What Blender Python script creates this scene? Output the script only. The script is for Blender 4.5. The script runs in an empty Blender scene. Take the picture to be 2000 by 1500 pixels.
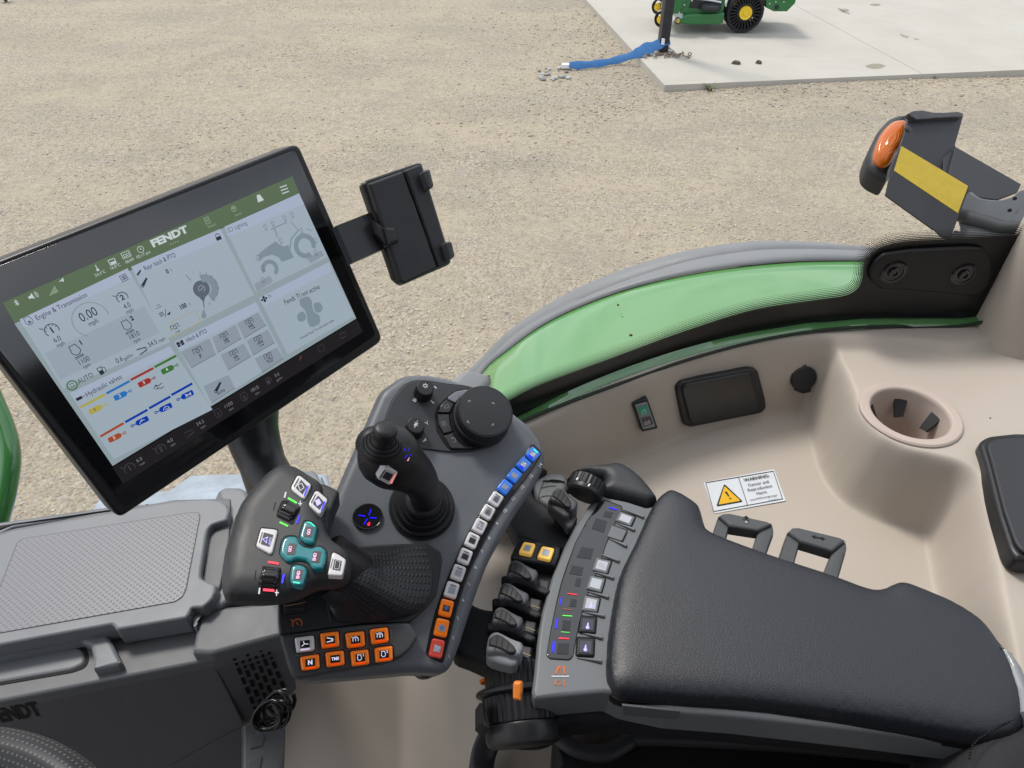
import bpy, bmesh, math, random
import numpy as np
from mathutils import Vector as V, Matrix
R = math.radians
random.seed(7)
SC = bpy.context.scene
# ---------------- camera, sky, sun, exposure
F_PX = 1389.0
PITCH = R(40)
EYE = V((0, 0, 3.0))
cam = bpy.data.objects.new("camera", bpy.data.cameras.new("camera"))
SC.collection.objects.link(cam)
cam.data.sensor_width = 36
cam.data.lens = 36 * F_PX / 2000
cam.data.clip_start = 0.02
cam.data.clip_end = 2000
cam.location = EYE
cam.rotation_euler = (R(90) - PITCH, 0, 0)
cam.data.dof.use_dof = False
SC.camera = cam
w = bpy.data.worlds.new("World"); SC.world = w; w.use_nodes = True
nt = w.node_tree; nt.nodes.clear()
def N(t, kind, **k):
    n = t.nodes.new(kind)
    for a, b in k.items(): setattr(n, a, b)
    return n
out = N(nt, "ShaderNodeOutputWorld"); bg = N(nt, "ShaderNodeBackground")
sky = N(nt, "ShaderNodeTexSky", sky_type="NISHITA", sun_disc=False, sun_elevation=R(58), sun_rotation=R(-38))
sky.air_density = 1.0; sky.dust_density = 2.5; sky.ozone_density = 1.0
tc = N(nt, "ShaderNodeTexCoord"); mp = N(nt, "ShaderNodeMapping"); mp.inputs["Scale"].default_value = (1, 1, 2.6)
nz = N(nt, "ShaderNodeTexNoise"); nz.inputs["Scale"].default_value = 2.3; nz.inputs["Detail"].default_value = 6
rp = N(nt, "ShaderNodeMapRange"); rp.inputs[1].default_value = .36; rp.inputs[2].default_value = .62; rp.inputs[3].default_value = .22; rp.inputs[4].default_value = 1
mx = N(nt, "ShaderNodeMix", data_type="RGBA"); mx.inputs[7].default_value = (12.6, 12.9, 13.5, 1)
nt.links.new(tc.outputs["Generated"], mp.inputs[0]); nt.links.new(mp.outputs[0], nz.inputs["Vector"])
nt.links.new(nz.outputs["Fac"], rp.inputs[0]); nt.links.new(rp.outputs[0], mx.inputs[0])
nt.links.new(sky.outputs[0], mx.inputs[6]); nt.links.new(mx.outputs[2], bg.inputs[0]); nt.links.new(bg.outputs[0], out.inputs[0])
bg.inputs[1].default_value = 0.10
sun = bpy.data.objects.new("sun", bpy.data.lights.new("sun", "SUN")); SC.collection.objects.link(sun)
sun.data.energy = 2.2; sun.data.angle = R(12); sun.data.color = (1, .95, .87)
sd = V((-math.sin(R(38)) * math.cos(R(58)), math.cos(R(38)) * math.cos(R(58)), math.sin(R(58))))
sun.rotation_euler = sd.to_track_quat('Z', 'Y').to_euler()
SC.view_settings.view_transform = 'Standard'; SC.view_settings.look = 'None'
SC.view_settings.exposure = 0.24; SC.view_settings.gamma = 1
SC.cycles.max_bounces = 8; SC.cycles.use_denoising = True
SC.cycles.sample_clamp_indirect = 6

# ---------------- photo rays: a ray through a photo point meets a real surface at its real distance
CP_, SP_ = math.cos(PITCH), math.sin(PITCH)
def ray(x, y):
    a = (x - 1000) / F_PX; b = (750 - y) / F_PX
    return V((a, CP_ + b * SP_, -SP_ + b * CP_))
def PD(x, y, d): return EYE + ray(x, y) * d
class Pl:
    def __init__(s, o, n):
        s.o = V(o); s.n = V(n).normalized()
        if s.n.dot(EYE - s.o) < 0: s.n = -s.n
    def h(s, x, y, off=0.0):
        r = ray(x, y); o = s.o + s.n * off
        return EYE + r * ((o - EYE).dot(s.n) / r.dot(s.n))
    def up(s, off): return Pl(s.o + s.n * off, s.n)
    def fr(s, x, y, ang=0, off=0):
        o = s.h(x, y, off); c, q = math.cos(R(ang)), math.sin(R(ang))
        ex = (s.h(x + c * 2, y - q * 2, off) - o).normalized()
        ey = ex.cross(s.n)
        if (s.h(x + q * 2, y + c * 2, off) - o).dot(ey) < 0: ey = -ey
        k = (o - EYE).dot(V((0, CP_, -SP_))) / F_PX
        return o, ex, ey, k
def pl3(a, b, c):
    a, b, c = PD(*a), PD(*b), PD(*c)
    return Pl(a, (b - a).cross(c - a))
def plz(z): return Pl((0, 0, 3 + z), (0, 0, 1))
ZM = dict(P=(0, 0, 1), A=(0, 260, 2.7778), B=(0, 560, 2.6316), G=(420, 880, 3), J=(640, 700, 3.75), L=(820, 860, 2.5), S=(0, 880, 2.4194),
          W=(1180, 640, 2.439), K=(1600, 180, 2.885), M=(1000, 0, 2), R=(1000, 960, 2), H=(640, 280, 4.687), F=(860, 440, 2.1277), Q=(400, 1200, 2.2222),
          m=(1240, 0, 5.882), v=(920, 1040, 7.143), w=(900, 1230, 7.143), c=(960, 880, 5.882), g=(430, 900, 6.667), h=(430, 1100, 6.667), s=(100, 620, 5),
          a=(230, 400, 6.667), b=(330, 560, 5.405), d=(0, 880, 6.667), f=(1440, 400, 7.143), e=(430, 330, 5.556), z=(0, 500, 6.667), t=(520, 560, 6.667))
def px(k, s):
    x0, y0, q = ZM[k]
    return [(x0 + float(a) / q, y0 + float(b) / q) for a, b in (p.split(',') for p in s.split())]
def rnd(pts, r, n=4, closed=True):
    """round the corners of a polygon given in photo points"""
    o = []; m = len(pts)
    for i in range(m):
        p = V(pts[i]); a = V(pts[i - 1]); b = V(pts[(i + 1) % m])
        if r <= 0: o.append(tuple(p)); continue
        da = min(r, (a - p).length * .48); db = min(r, (b - p).length * .48)
        s = p + (a - p).normalized() * da; e = p + (b - p).normalized() * db
        for k in range(n + 1):
            t = k / n; q = s * (1 - t) ** 2 + p * 2 * t * (1 - t) + e * t * t
            o.append(tuple(q))
    return o
def cr(pts, n=6, closed=False):
    P = [V(p) for p in pts]; m = len(P); o = []
    if closed: g = lambda i: P[i % m]; rng = m
    else: g = lambda i: P[max(0, min(m - 1, i))]; rng = m - 1
    for i in range(rng):
        a, b, c, d = g(i - 1), g(i), g(i + 1), g(i + 2)
        for k in range(n):
            t = k / n
            o.append(.5 * ((2 * b) + (c - a) * t + (2 * a - 5 * b + 4 * c - d) * t * t + (3 * b - a - 3 * c + d) * t ** 3))
    if not closed: o.append(P[-1])
    return o
def resamp(pts, n):
    P = [V(p) for p in pts]; L = [0]
    for a, b in zip(P, P[1:]): L.append(L[-1] + (b - a).length)
    o = []; j = 0
    for i in range(n):
        t = L[-1] * i / (n - 1)
        while j < len(L) - 2 and L[j + 1] < t: j += 1
        u = (t - L[j]) / max(1e-9, L[j + 1] - L[j]); o.append(P[j].lerp(P[j + 1], min(1, u)))
    return o

# ---------------- materials
MATS = {}
def mat(name, col=(.5, .5, .5), rough=.5, metal=0, bump=None, coat=0, emit=None, es=0, var=0, spec=.34, vs=25, dirt=None):
    if name in MATS: return MATS[name]
    m = bpy.data.materials.new(name); m.use_nodes = True; t = m.node_tree
    b = t.nodes["Principled BSDF"]
    b.inputs["Base Color"].default_value = (*col, 1); b.inputs["Roughness"].default_value = rough
    b.inputs["Metallic"].default_value = metal; b.inputs["Specular IOR Level"].default_value = spec
    b.inputs["Coat Weight"].default_value = coat; b.inputs["Coat Roughness"].default_value = .04
    if emit: b.inputs["Emission Color"].default_value = (*emit, 1); b.inputs["Emission Strength"].default_value = es
    co = N(t, "ShaderNodeTexCoord")
    if var or dirt:
        n = N(t, "ShaderNodeTexNoise"); n.inputs["Scale"].default_value = vs; n.inputs["Detail"].default_value = 8; n.inputs["Roughness"].default_value = .65
        t.links.new(co.outputs["Object"], n.inputs["Vector"])
        r = N(t, "ShaderNodeMapRange"); r.inputs[1].default_value = .3; r.inputs[2].default_value = .7
        t.links.new(n.outputs["Fac"], r.inputs[0])
        x = N(t, "ShaderNodeMix", data_type="RGBA")
        x.inputs[6].default_value = tuple(c * (1 - var) for c in col) + (1,)
        x.inputs[7].default_value = tuple(min(1, c * (1 + var)) for c in col) + (1,)
        t.links.new(r.outputs[0], x.inputs[0]); t.links.new(x.outputs[2], b.inputs["Base Color"])
        rr = N(t, "ShaderNodeMapRange"); rr.inputs[1].default_value = .3; rr.inputs[2].default_value = .7
        rr.inputs[3].default_value = rough * .88; rr.inputs[4].default_value = min(1, rough * 1.12)
        t.links.new(n.outputs["Fac"], rr.inputs[0]); t.links.new(rr.outputs[0], b.inputs["Roughness"])
    if bump:
        kind, sc, st, dist = bump
        if kind == 'leather':
            v1 = N(t, "ShaderNodeTexVoronoi", feature="DISTANCE_TO_EDGE"); v1.inputs["Scale"].default_value = sc
            n2 = N(t, "ShaderNodeTexNoise"); n2.inputs["Scale"].default_value = sc * .4
            ad = N(t, "ShaderNodeMix", data_type="VECTOR"); ad.inputs[0].default_value = .0022
            t.links.new(co.outputs["Object"], n2.inputs["Vector"])
            t.links.new(co.outputs["Object"], ad.inputs[4]); t.links.new(n2.outputs["Color"], ad.inputs[5]); t.links.new(ad.outputs[1], v1.inputs["Vector"])
            mr = N(t, "ShaderNodeMapRange"); mr.inputs[2].default_value = .16
            t.links.new(v1.outputs["Distance"], mr.inputs[0]); h = mr.outputs[0]
        elif kind == 'dots':      # rows of round pimples in UV space
            uv = co.outputs["UV"]; mm = N(t, "ShaderNodeMapping"); mm.inputs["Scale"].default_value = (sc[0], sc[1], 1); t.links.new(uv, mm.inputs[0])
            v1 = N(t, "ShaderNodeTexVoronoi", voronoi_dimensions="2D"); v1.inputs["Scale"].default_value = 1; v1.inputs["Randomness"].default_value = 0
            t.links.new(mm.outputs[0], v1.inputs["Vector"])
            mr = N(t, "ShaderNodeMapRange", interpolation_type="SMOOTHSTEP"); mr.inputs[1].default_value = .30; mr.inputs[2].default_value = .10
            t.links.new(v1.outputs["Distance"], mr.inputs[0]); h = mr.outputs[0]
        else:
            n2 = N(t, "ShaderNodeTexNoise"); n2.inputs["Scale"].default_value = sc; n2.inputs["Detail"].default_value = 3
            t.links.new(co.outputs["Object"], n2.inputs["Vector"]); h = n2.outputs["Fac"]
        bp = N(t, "ShaderNodeBump"); bp.inputs["Strength"].default_value = st; bp.inputs["Distance"].default_value = dist
        t.links.new(h, bp.inputs["Height"]); t.links.new(bp.outputs[0], b.inputs["Normal"])
    MATS[name] = m
    return m
def glow(name, col, es, base=None): return mat(name, base or tuple(c * .5 for c in col), .35, emit=col, es=es)

# ---------------- object tree
WL = {}
def base_loc(p): return WL.get(p.name, V((0, 0, 0))) if p else V((0, 0, 0))
def thing(name, label, cat, loc, group=None):
    o = bpy.data.objects.new(name, None); SC.collection.objects.link(o)
    o.location = loc; o.empty_display_size = .05; o['label'] = label; o['category'] = cat
    if group: o['group'] = group
    WL[o.name] = V(loc)
    return o
def tag(o, label=None, cat=None, kind=None, group=None):
    for k, v in (('label', label), ('category', cat), ('kind', kind), ('group', group)):
        if v: o[k] = v
    return o
class MB:
    """collects shapes into one mesh"""
    def __init__(s): s.v = []; s.f = []; s.uv = {}; s.mi = []; s.cm = 0
    def addv(s, vs): i = len(s.v); s.v += [V(p) for p in vs]; return i
    def face(s, idx, uv=None):
        if uv: s.uv[len(s.f)] = uv
        s.f.append(list(idx)); s.mi.append(s.cm)
    def poly(s, pts): i = s.addv(pts); s.face(range(i, i + len(pts)))
    def grid(s, rows, closed=False, uv=True):
        m = len(rows); n = len(rows[0]); i = s.addv([p for r in rows for p in r])
        for a in range(m - 1):
            for b in range(n if closed else n - 1):
                c = (b + 1) % n
                u = [(b / n, a / m), ((b + 1) / n, a / m), ((b + 1) / n, (a + 1) / m), (b / n, (a + 1) / m)]
                s.face((i + a * n + b, i + a * n + c, i + (a + 1) * n + c, i + (a + 1) * n + b), u if uv else None)
    def ringstack(s, rings, cap0=True, cap1=True):
        n = len(rings[0]); i = s.addv([p for r in rings for p in r])
        for a in range(len(rings) - 1):
            for b in range(n):
                c = (b + 1) % n; s.face((i + a * n + b, i + a * n + c, i + (a + 1) * n + c, i + (a + 1) * n + b))
        if cap0: s.cap(rings[0], i)
        if cap1: s.cap(rings[-1], i + (len(rings) - 1) * n)
    def cap(s, ring, i0):
        from mathutils.geometry import delaunay_2d_cdt
        n = len(ring)
        if n < 7: s.face(range(i0, i0 + n)); return
        nn = V((0, 0, 0)); o = ring[0]
        for i in range(n): nn += (ring[i] - o).cross(ring[(i + 1) % n] - o)
        if nn.length < 1e-12: return
        nn.normalize(); ux = max((p - o for p in ring), key=lambda d: d.length).normalized(); ux = (ux - nn * ux.dot(nn)).normalized(); uy = nn.cross(ux)
        v, e, f, ov, *_ = delaunay_2d_cdt([V(((p - o).dot(ux) * 1000, (p - o).dot(uy) * 1000)) for p in ring], [], [list(range(n))], 1, 1e-4)
        mp_ = []
        for k, q in enumerate(v):
            if ov[k]: mp_.append(i0 + ov[k][0])
            else: mp_.append(s.addv([o + ux * q.x / 1000 + uy * q.y / 1000]))
        for t in f: s.face([mp_[k] for k in t])
    def slab(s, pts, n, th, bev=0, seg=3, prof=None, bot=True):
        """pts: closed outline (3D, on a plane with normal n, the top face); th: thickness away from n"""
        P = [V(p) for p in pts]; m = len(P)
        # merge near duplicates
        Q = [P[0]]
        for p in P[1:]:
            if (p - Q[-1]).length > 1e-5: Q.append(p)
        if (Q[0] - Q[-1]).length < 1e-5: Q.pop()
        P = Q; m = len(P)
        ar = V((0, 0, 0))
        for i in range(m): ar += (P[i] - P[0]).cross(P[(i + 1) % m] - P[0])
        if ar.dot(n) < 0: P.reverse()
        nr = []
        for i in range(m):
            a = (P[i] - P[i - 1]).normalized(); b = (P[(i + 1) % m] - P[i]).normalized()
            na = n.cross(a); nb = n.cross(b); q = na + nb
            if q.length < 1e-4: q = na
            q.normalize(); nr.append(q / max(.55, q.dot(na)))
        al = [9.0] * m        # how far each corner can move inward before its edges are used up
        for i in range(m):
            j = (i + 1) % m; e = P[j] - P[i]; l = e.length; rate = -(nr[j] - nr[i]).dot(e / l)
            if rate > 1e-6: t = l / rate * .96; al[i] = min(al[i], t); al[j] = min(al[j], t)
        rings = [[p - n * th for p in P]]
        if prof: st = prof
        elif bev > 0: st = [(bev * (1 - math.cos(k / seg * math.pi / 2)), bev * (1 - math.sin(k / seg * math.pi / 2))) for k in range(seg + 1)]
        else: st = [(0, 0)]
        for ins, dep in st:
            Q = [p + q * min(ins, a_) for p, q, a_ in zip(P, nr, al)]
            rings.append([q - n * dep for q in Q])
        s.ringstack(rings, cap0=bot)
    def dome(s, pts, n, th, prof, step=.005):
        """closed outline on a plane, filled with a fine net whose height falls off towards the outline: prof = [(distance inward, depth)]"""
        from mathutils.geometry import delaunay_2d_cdt
        P = [V(p) for p in pts]; Q = [P[0]]
        for p in P[1:]:
            if (p - Q[-1]).length > 4e-4: Q.append(p)
        P = Q; o = P[0]; ux = (P[len(P) // 3] - o); ux = (ux - n * ux.dot(n)).normalized(); uy = n.cross(ux)
        A = np.array([((p - o).dot(ux), (p - o).dot(uy)) for p in P])
        D2 = []; L = len(A)
        for i in range(L):
            a, b = A[i], A[(i + 1) % L]; k = max(1, int(np.hypot(*(b - a)) / (step * .8)))
            for j in range(k): D2.append(a + (b - a) * j / k)
        A = np.array(D2); B = np.roll(A, -1, 0)
        def dist(X):
            d = np.full(len(X), 9.0)
            for a, b in zip(A, B):
                ab = b - a; t = np.clip(((X - a) @ ab) / max(1e-12, ab @ ab), 0, 1); d = np.minimum(d, np.hypot(*(X - a - t[:, None] * ab).T))
            return d
        def ins_(X):
            c = np.zeros(len(X), bool)
            for a, b in zip(A, B):
                if a[1] != b[1]: c ^= ((a[1] > X[:, 1]) != (b[1] > X[:, 1])) & (X[:, 0] < (b[0] - a[0]) * (X[:, 1] - a[1]) / (b[1] - a[1]) + a[0])
            return c
        lo, hi = A.min(0), A.max(0); pts2 = []
        for st_, d0, d1 in ((step, .006, 9), (step * .4, .0006, .0066)):
            gx, gy = np.meshgrid(np.arange(lo[0], hi[0], st_), np.arange(lo[1], hi[1], st_)); gx[::2] += st_ / 2; X = np.stack([gx.ravel(), gy.ravel()], 1)
            X = X[ins_(X)]; d = dist(X); pts2.append(X[(d > d0) & (d <= d1)])
        X = np.concatenate([A] + pts2); d = dist(X); d[:len(A)] = 0
        v, e, f, *_ = delaunay_2d_cdt([V(x) for x in X], [], [list(range(len(A)))], 1, 1e-7)
        XX = np.array([(q.x, q.y) for q in v]); d = dist(XX); dep = np.interp(d, [a for a, _ in prof], [b for _, b in prof])
        i = s.addv([o + ux * x + uy * y - n * z for (x, y), z in zip(XX, dep)])
        for t in f: s.face([i + k for k in t])
        s.ringstack([[o + ux * x + uy * y - n * th for x, y in A], [o + ux * x + uy * y - n * prof[0][1] for x, y in A]], True, False)
    def box(s, c, sx, sy, sz, ex=V((1, 0, 0)), ey=V((0, 1, 0)), bev=0):
        ez = ex.cross(ey).normalized(); c = V(c)
        q = [c + ex * (a * sx / 2) + ey * (b * sy / 2) + ez * (sz / 2) for a, b in ((-1, -1), (1, -1), (1, 1), (-1, 1))]
        s.slab(q, ez, sz, bev, 2)
    def tube(s, path, rad, seg=16, caps=True, flat=1.0, ref=None):
        P = [V(p) for p in path]; n = len(P)
        if not hasattr(rad, '__len__'): rad = [rad] * n
        rings = []; up = ref
        for i in range(n):
            t = (P[min(n - 1, i + 1)] - P[max(0, i - 1)]).normalized()
            if up is None: up = V((0, 0, 1)) if abs(t.z) < .9 else V((1, 0, 0))
            x = t.cross(up).normalized(); y = x.cross(t).normalized(); up = y
            rings.append([P[i] + (x * math.cos(2 * math.pi * k / seg) + y * flat * math.sin(2 * math.pi * k / seg)) * rad[i] for k in range(seg)])
        s.ringstack(rings, caps, caps)
    def lathe(s, c, ax, prof, seg=32, cap0=True, cap1=True, teeth=None, sx=1.0, xr=None):
        """prof: (radius, height along ax) list"""
        ax = V(ax).normalized(); c = V(c); x = V(xr) if xr else (V((1, 0, 0)) if abs(ax.x) < .8 else V((0, 1, 0)))
        x = (x - ax * x.dot(ax)).normalized(); y = ax.cross(x)
        rings = []
        for j, (r, h) in enumerate(prof):
            rg = []
            for k in range(seg):
                rr = r
                if teeth and j in teeth[0] and k % 4 in (0, 1): rr = r - teeth[1]
                a = 2 * math.pi * k / seg; rg.append(c + ax * h + x * (rr * sx * math.cos(a)) + y * (rr * math.sin(a)))
            rings.append(rg)
        s.ringstack(rings, cap0, cap1)
    def build(s, name, m, par=None, ang=38, wn=True, smooth=True):
        me = bpy.data.meshes.new(name); L = base_loc(par)
        me.from_pydata([tuple(p - L) for p in s.v], [], s.f)
        for mm in (m if isinstance(m, (list, tuple)) else [m]): me.materials.append(mm)
        if any(s.mi): me.polygons.foreach_set('material_index', s.mi)
        if s.uv:
            ul = me.uv_layers.new(name='UVMap')
            for fi, u in s.uv.items():
                p = me.polygons[fi]
                for k, li in enumerate(p.loop_indices): ul.data[li].uv = u[k]
        me.validate()
        bm = bmesh.new(); bm.from_mesh(me); bmesh.ops.recalc_face_normals(bm, faces=bm.faces) if smooth else None
        bm.to_mesh(me); bm.free()
        if smooth:
            me.polygons.foreach_set('use_smooth', [True] * len(me.polygons))
            me.set_sharp_from_angle(angle=R(ang))
        o = bpy.data.objects.new(name, me); SC.collection.objects.link(o)
        if par: o.parent = par
        WL[o.name] = L
        if smooth and wn:
            md = o.modifiers.new('wn', 'WEIGHTED_NORMAL'); md.keep_sharp = True; md.weight = 100
        return o
def slab(name, pts, pl, m, par, th=.004, bev=.001, top=0.0, r=0, seg=3, prof=None, ang=38):
    """a plate whose top face shows the outline pts (photo points) on plane pl raised by top"""
    if r: pts = rnd(pts, r)
    b = MB(); b.slab([pl.h(x, y, top) for x, y in pts], pl.n, th, bev, seg, prof)
    return b.build(name, m, par, ang)
GL = {}
def glyphs(s, bold=0.0, shear=0):
    k = (s, bold, shear)
    if k not in GL:
        c = bpy.data.curves.new('t', 'FONT'); c.body = s; c.align_x = 'CENTER'; c.align_y = 'CENTER'; c.offset = bold; c.shear = shear; c.resolution_u = 3
        o = bpy.data.objects.new('t', c); me = bpy.data.meshes.new_from_object(o)
        GL[k] = ([(v.co.x, v.co.y) for v in me.vertices], [list(p.vertices) for p in me.polygons])
        bpy.data.objects.remove(o); bpy.data.curves.remove(c); bpy.data.meshes.remove(me)
    return GL[k]
class Ink:
    """flat print on a plane: outlines, strokes and lettering; every piece a hair above the last"""
    def __init__(s, pl, off=.0004): s.pl = pl; s.off = off; s.b = MB(); s.k = 0; s.F = None
    def at(s, x, y, ang=0, sc=1.0, sy=1.0): s.F = (x, y, ang, sc, sy); return s
    def raw(s): s.F = None; return s
    def _o(s): s.k += 1; return s.off + (s.k % 24) * 8e-6
    def _m(s, pts, off):
        if s.F is None: return [s.pl.h(x, y, off) for x, y in pts]
        x, y, a, sc, sy = s.F; o, ex, ey, k = s.pl.fr(x, y, a, off)
        return [o + (ex * p[0] + ey * (p[1] * sy)) * (k * sc) for p in pts]
    def poly(s, pts): s.b.poly(s._m(pts, s._o())); return s
    def line(s, pts, w=1.0, closed=False):
        if closed: pts = list(pts) + [pts[0]]
        for a, b in zip(pts, pts[1:]):
            a, b = V(a[:2]), V(b[:2]); d = (b - a)
            if d.length < 1e-6: continue
            d.normalize(); n = V((-d.y, d.x)) * w / 2; e = d * w * .3
            s.poly([a - e + n, b + e + n, b + e - n, a - e - n])
        return s
    def arc(s, cx, cy, r, w, a0=0, a1=360, n=20):
        o = s._o()
        for i in range(n):
            q = [R(a0 + (a1 - a0) * (i + j) / n) for j in (0, 1)]
            s.b.poly(s._m([(cx + (r + e) * math.cos(t), cy - (r + e) * math.sin(t)) for t, e in ((q[0], w / 2), (q[1], w / 2), (q[1], -w / 2), (q[0], -w / 2))], o))
        return s
    def disc(s, cx, cy, r, n=14, ry=None):
        s.poly([(cx + r * math.cos(2 * math.pi * i / n), cy + (ry or r) * math.sin(2 * math.pi * i / n)) for i in range(n)]); return s
    def rect(s, x0, y0, x1, y1): s.poly([(x0, y0), (x1, y0), (x1, y1), (x0, y1)]); return s
    def box(s, x0, y0, x1, y1, w): s.line([(x0, y0), (x1, y0), (x1, y1), (x0, y1)], w, True); return s
    def text(s, t, x=0, y=0, h=8, bold=0.0, shear=0, wx=1.0):
        vs, fs = glyphs(t, bold, shear); q = h / .72; o = s._o()
        P = s._m([(x + a * q * wx, y - b * q) for a, b in vs], o); i = s.b.addv(P)
        for f in fs: s.b.face([i + j for j in f])
        return s
    def build(s, name, m, par): return s.b.build(name, m, par, wn=False, smooth=False)
# ================= OUTDOORS =================
def gravel_mat():
    m = bpy.data.materials.new("gravel"); m.use_nodes = True; t = m.node_tree; b = t.nodes["Principled BSDF"]; b.inputs["Roughness"].default_value = .95
    co = N(t, "ShaderNodeTexCoord"); L = t.links.new
    def noise(sc, det=6, rough=.6, src=None):
        n = N(t, "ShaderNodeTexNoise"); n.inputs["Scale"].default_value = sc; n.inputs["Detail"].default_value = det; n.inputs["Roughness"].default_value = rough
        L(src or co.outputs["Object"], n.inputs["Vector"]); return n.outputs["Fac"]
    def mr(s, a, c, x=0, y=1):
        n = N(t, "ShaderNodeMapRange", interpolation_type="SMOOTHSTEP"); n.inputs[1].default_value = a; n.inputs[2].default_value = c; n.inputs[3].default_value = x; n.inputs[4].default_value = y; L(s, n.inputs[0]); return n.outputs[0]
    def mix(f, a, c):
        n = N(t, "ShaderNodeMix", data_type="RGBA")
        if hasattr(f, 'links'): L(f, n.inputs[0])
        else: n.inputs[0].default_value = f
        for k, q in ((6, a), (7, c)):
            if hasattr(q, 'links'): L(q, n.inputs[k])
            else: n.inputs[k].default_value = (*q, 1)
        return n.outputs[2]
    vo = N(t, "ShaderNodeTexVoronoi"); vo.inputs["Scale"].default_value = 38; L(co.outputs["Object"], vo.inputs["Vector"])
    v2 = N(t, "ShaderNodeTexVoronoi"); v2.inputs["Scale"].default_value = 110; L(co.outputs["Object"], v2.inputs["Vector"])
    rc = N(t, "ShaderNodeValToRGB"); e = rc.color_ramp.elements; e[0].color = (.17, .15, .125, 1); e[1].color = (.58, .52, .42, 1)
    for p, c in ((.25, (.33, .29, .235, 1)), (.5, (.40, .34, .265, 1)), (.75, (.47, .41, .32, 1)), (.88, (.36, .35, .34, 1))):
        x = e.new(p); x.color = c
    sx = N(t, "ShaderNodeSeparateColor"); L(vo.outputs["Color"], sx.inputs[0]); L(sx.outputs[0], rc.inputs[0])
    r2 = N(t, "ShaderNodeValToRGB"); e = r2.color_ramp.elements; e[0].color = (.30, .25, .19, 1); e[1].color = (.52, .45, .35, 1)
    s2 = N(t, "ShaderNodeSeparateColor"); L(v2.outputs["Color"], s2.inputs[0]); L(s2.outputs[0], r2.inputs[0])
    stones = mix(mr(noise(30, 2), .4, .6), rc.outputs[0], r2.outputs[0])
    sand = mix(mr(noise(60, 8, .8), .38, .62), (.30, .245, .165), (.47, .40, .285))
    patch = mr(noise(.8, 8, .68), .42, .58); p2 = mr(noise(4, 7, .7), .42, .60)
    mm = N(t, "ShaderNodeMath", operation="MULTIPLY_ADD"); L(patch, mm.inputs[0]); mm.inputs[1].default_value = .62; L(p2, mm.inputs[2])
    m2 = N(t, "ShaderNodeMath", operation="MULTIPLY"); L(mm.outputs[0], m2.inputs[0]); m2.inputs[1].default_value = .6; m2.use_clamp = True
    col = mix(m2.outputs[0], stones, sand)
    mpg = N(t, "ShaderNodeMapping"); mpg.inputs["Scale"].default_value = (.16, .75, 1); mpg.inputs["Rotation"].default_value = (0, 0, .45); L(co.outputs["Object"], mpg.inputs[0])
    band = noise(1.6, 6, .6, mpg.outputs[0])
    col = mix(mr(band, .52, .66, 0, .75), col, sand); col = mix(mr(band, .46, .34, 0, .45), col, (.30, .27, .225))
    dark = mr(noise(9, 10, .8), .50, .64, 0, .5)
    col = mix(dark, col, (.25, .215, .17))
    v3 = N(t, "ShaderNodeTexVoronoi"); v3.inputs["Scale"].default_value = 75; L(co.outputs["Object"], v3.inputs["Vector"]); s3 = N(t, "ShaderNodeSeparateColor"); L(v3.outputs["Color"], s3.inputs[0])
    base = col
    col = mix(mr(s3.outputs[0], .55, .95, 0, .75), col, (.50, .45, .36)); col = mix(mr(s3.outputs[1], .62, .98, 0, .85), col, (.19, .16, .125)); col = mix(mr(s3.outputs[2], .85, .97, 0, .6), col, (.33, .34, .34))
    sm_ = N(t, "ShaderNodeMath", operation="MULTIPLY"); L(mr(band, .44, .60), sm_.inputs[0]); L(mr(noise(1.7, 9, .75), .40, .56), sm_.inputs[1])
    s4 = N(t, "ShaderNodeMath", operation="MULTIPLY"); L(sm_.outputs[0], s4.inputs[0]); s4.inputs[1].default_value = .88
    sandy = mix(mr(noise(110, 4, .7), .35, .65), (.37, .32, .235), (.45, .395, .30))
    col = mix(s4.outputs[0], col, sandy); dkp = mix(.6, col, (.235, .215, .185)); col = mix(mr(noise(.55, 8, .68), .47, .60, 0, .55), col, dkp)
    col = mix(mr(noise(13, 10, .85), .47, .60, 0, .55), col, (.22, .19, .15)); col = mix(mr(noise(21, 10, .85), .52, .64, 0, .4), col, (.56, .50, .40)); col = mix(.14, col, (.17, .15, .105))
    L(col, b.inputs["Base Color"])
    bp = N(t, "ShaderNodeBump"); bp.inputs["Strength"].default_value = .9; bp.inputs["Distance"].default_value = .012
    a = N(t, "ShaderNodeMath", operation="MULTIPLY_ADD"); L(vo.outputs["Distance"], a.inputs[0]); a.inputs[1].default_value = -.8; L(noise(70, 6, .7), a.inputs[2])
    L(a.outputs[0], bp.inputs["Height"]); L(bp.outputs[0], b.inputs["Normal"])
    return m
G0 = plz(-3.0); SL = plz(-2.9)
rg = np.random.default_rng(5)
# ground sheet, gently uneven near the yard
def ground():
    b = MB(); xs = sorted(set([-300, -120, -60, -30] + [i * .5 for i in range(-36, 41)] + [35, 60, 120, 300])); ys = sorted(set([-200, -60, -20] + [i * .5 for i in range(-8, 61)] + [45, 80, 150, 400]))
    rows = [[V((x, y, .018 * math.sin(x * .9 + y * .4) + .014 * math.sin(y * 1.7 - x * .5) + .02)) for x in xs] for y in ys]
    b.grid(rows); return tag(b.build("gravel_ground", gravel_mat(), wn=False), kind='structure')
ground()
def gz(x, y): return .018 * math.sin(x * .9 + y * .4) + .014 * math.sin(y * 1.7 - x * .5) + .02
C0 = SL.h(1298, 166); ex = (SL.h(2000, 136) - C0).normalized(); ey = V((-ex.y, ex.x, 0))
def onslab(x, y):
    d = V((x, y, 0)) - V((C0.x, C0.y, 0)); return d.dot(ex) > -.02 and d.dot(ey) > -.02
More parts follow.
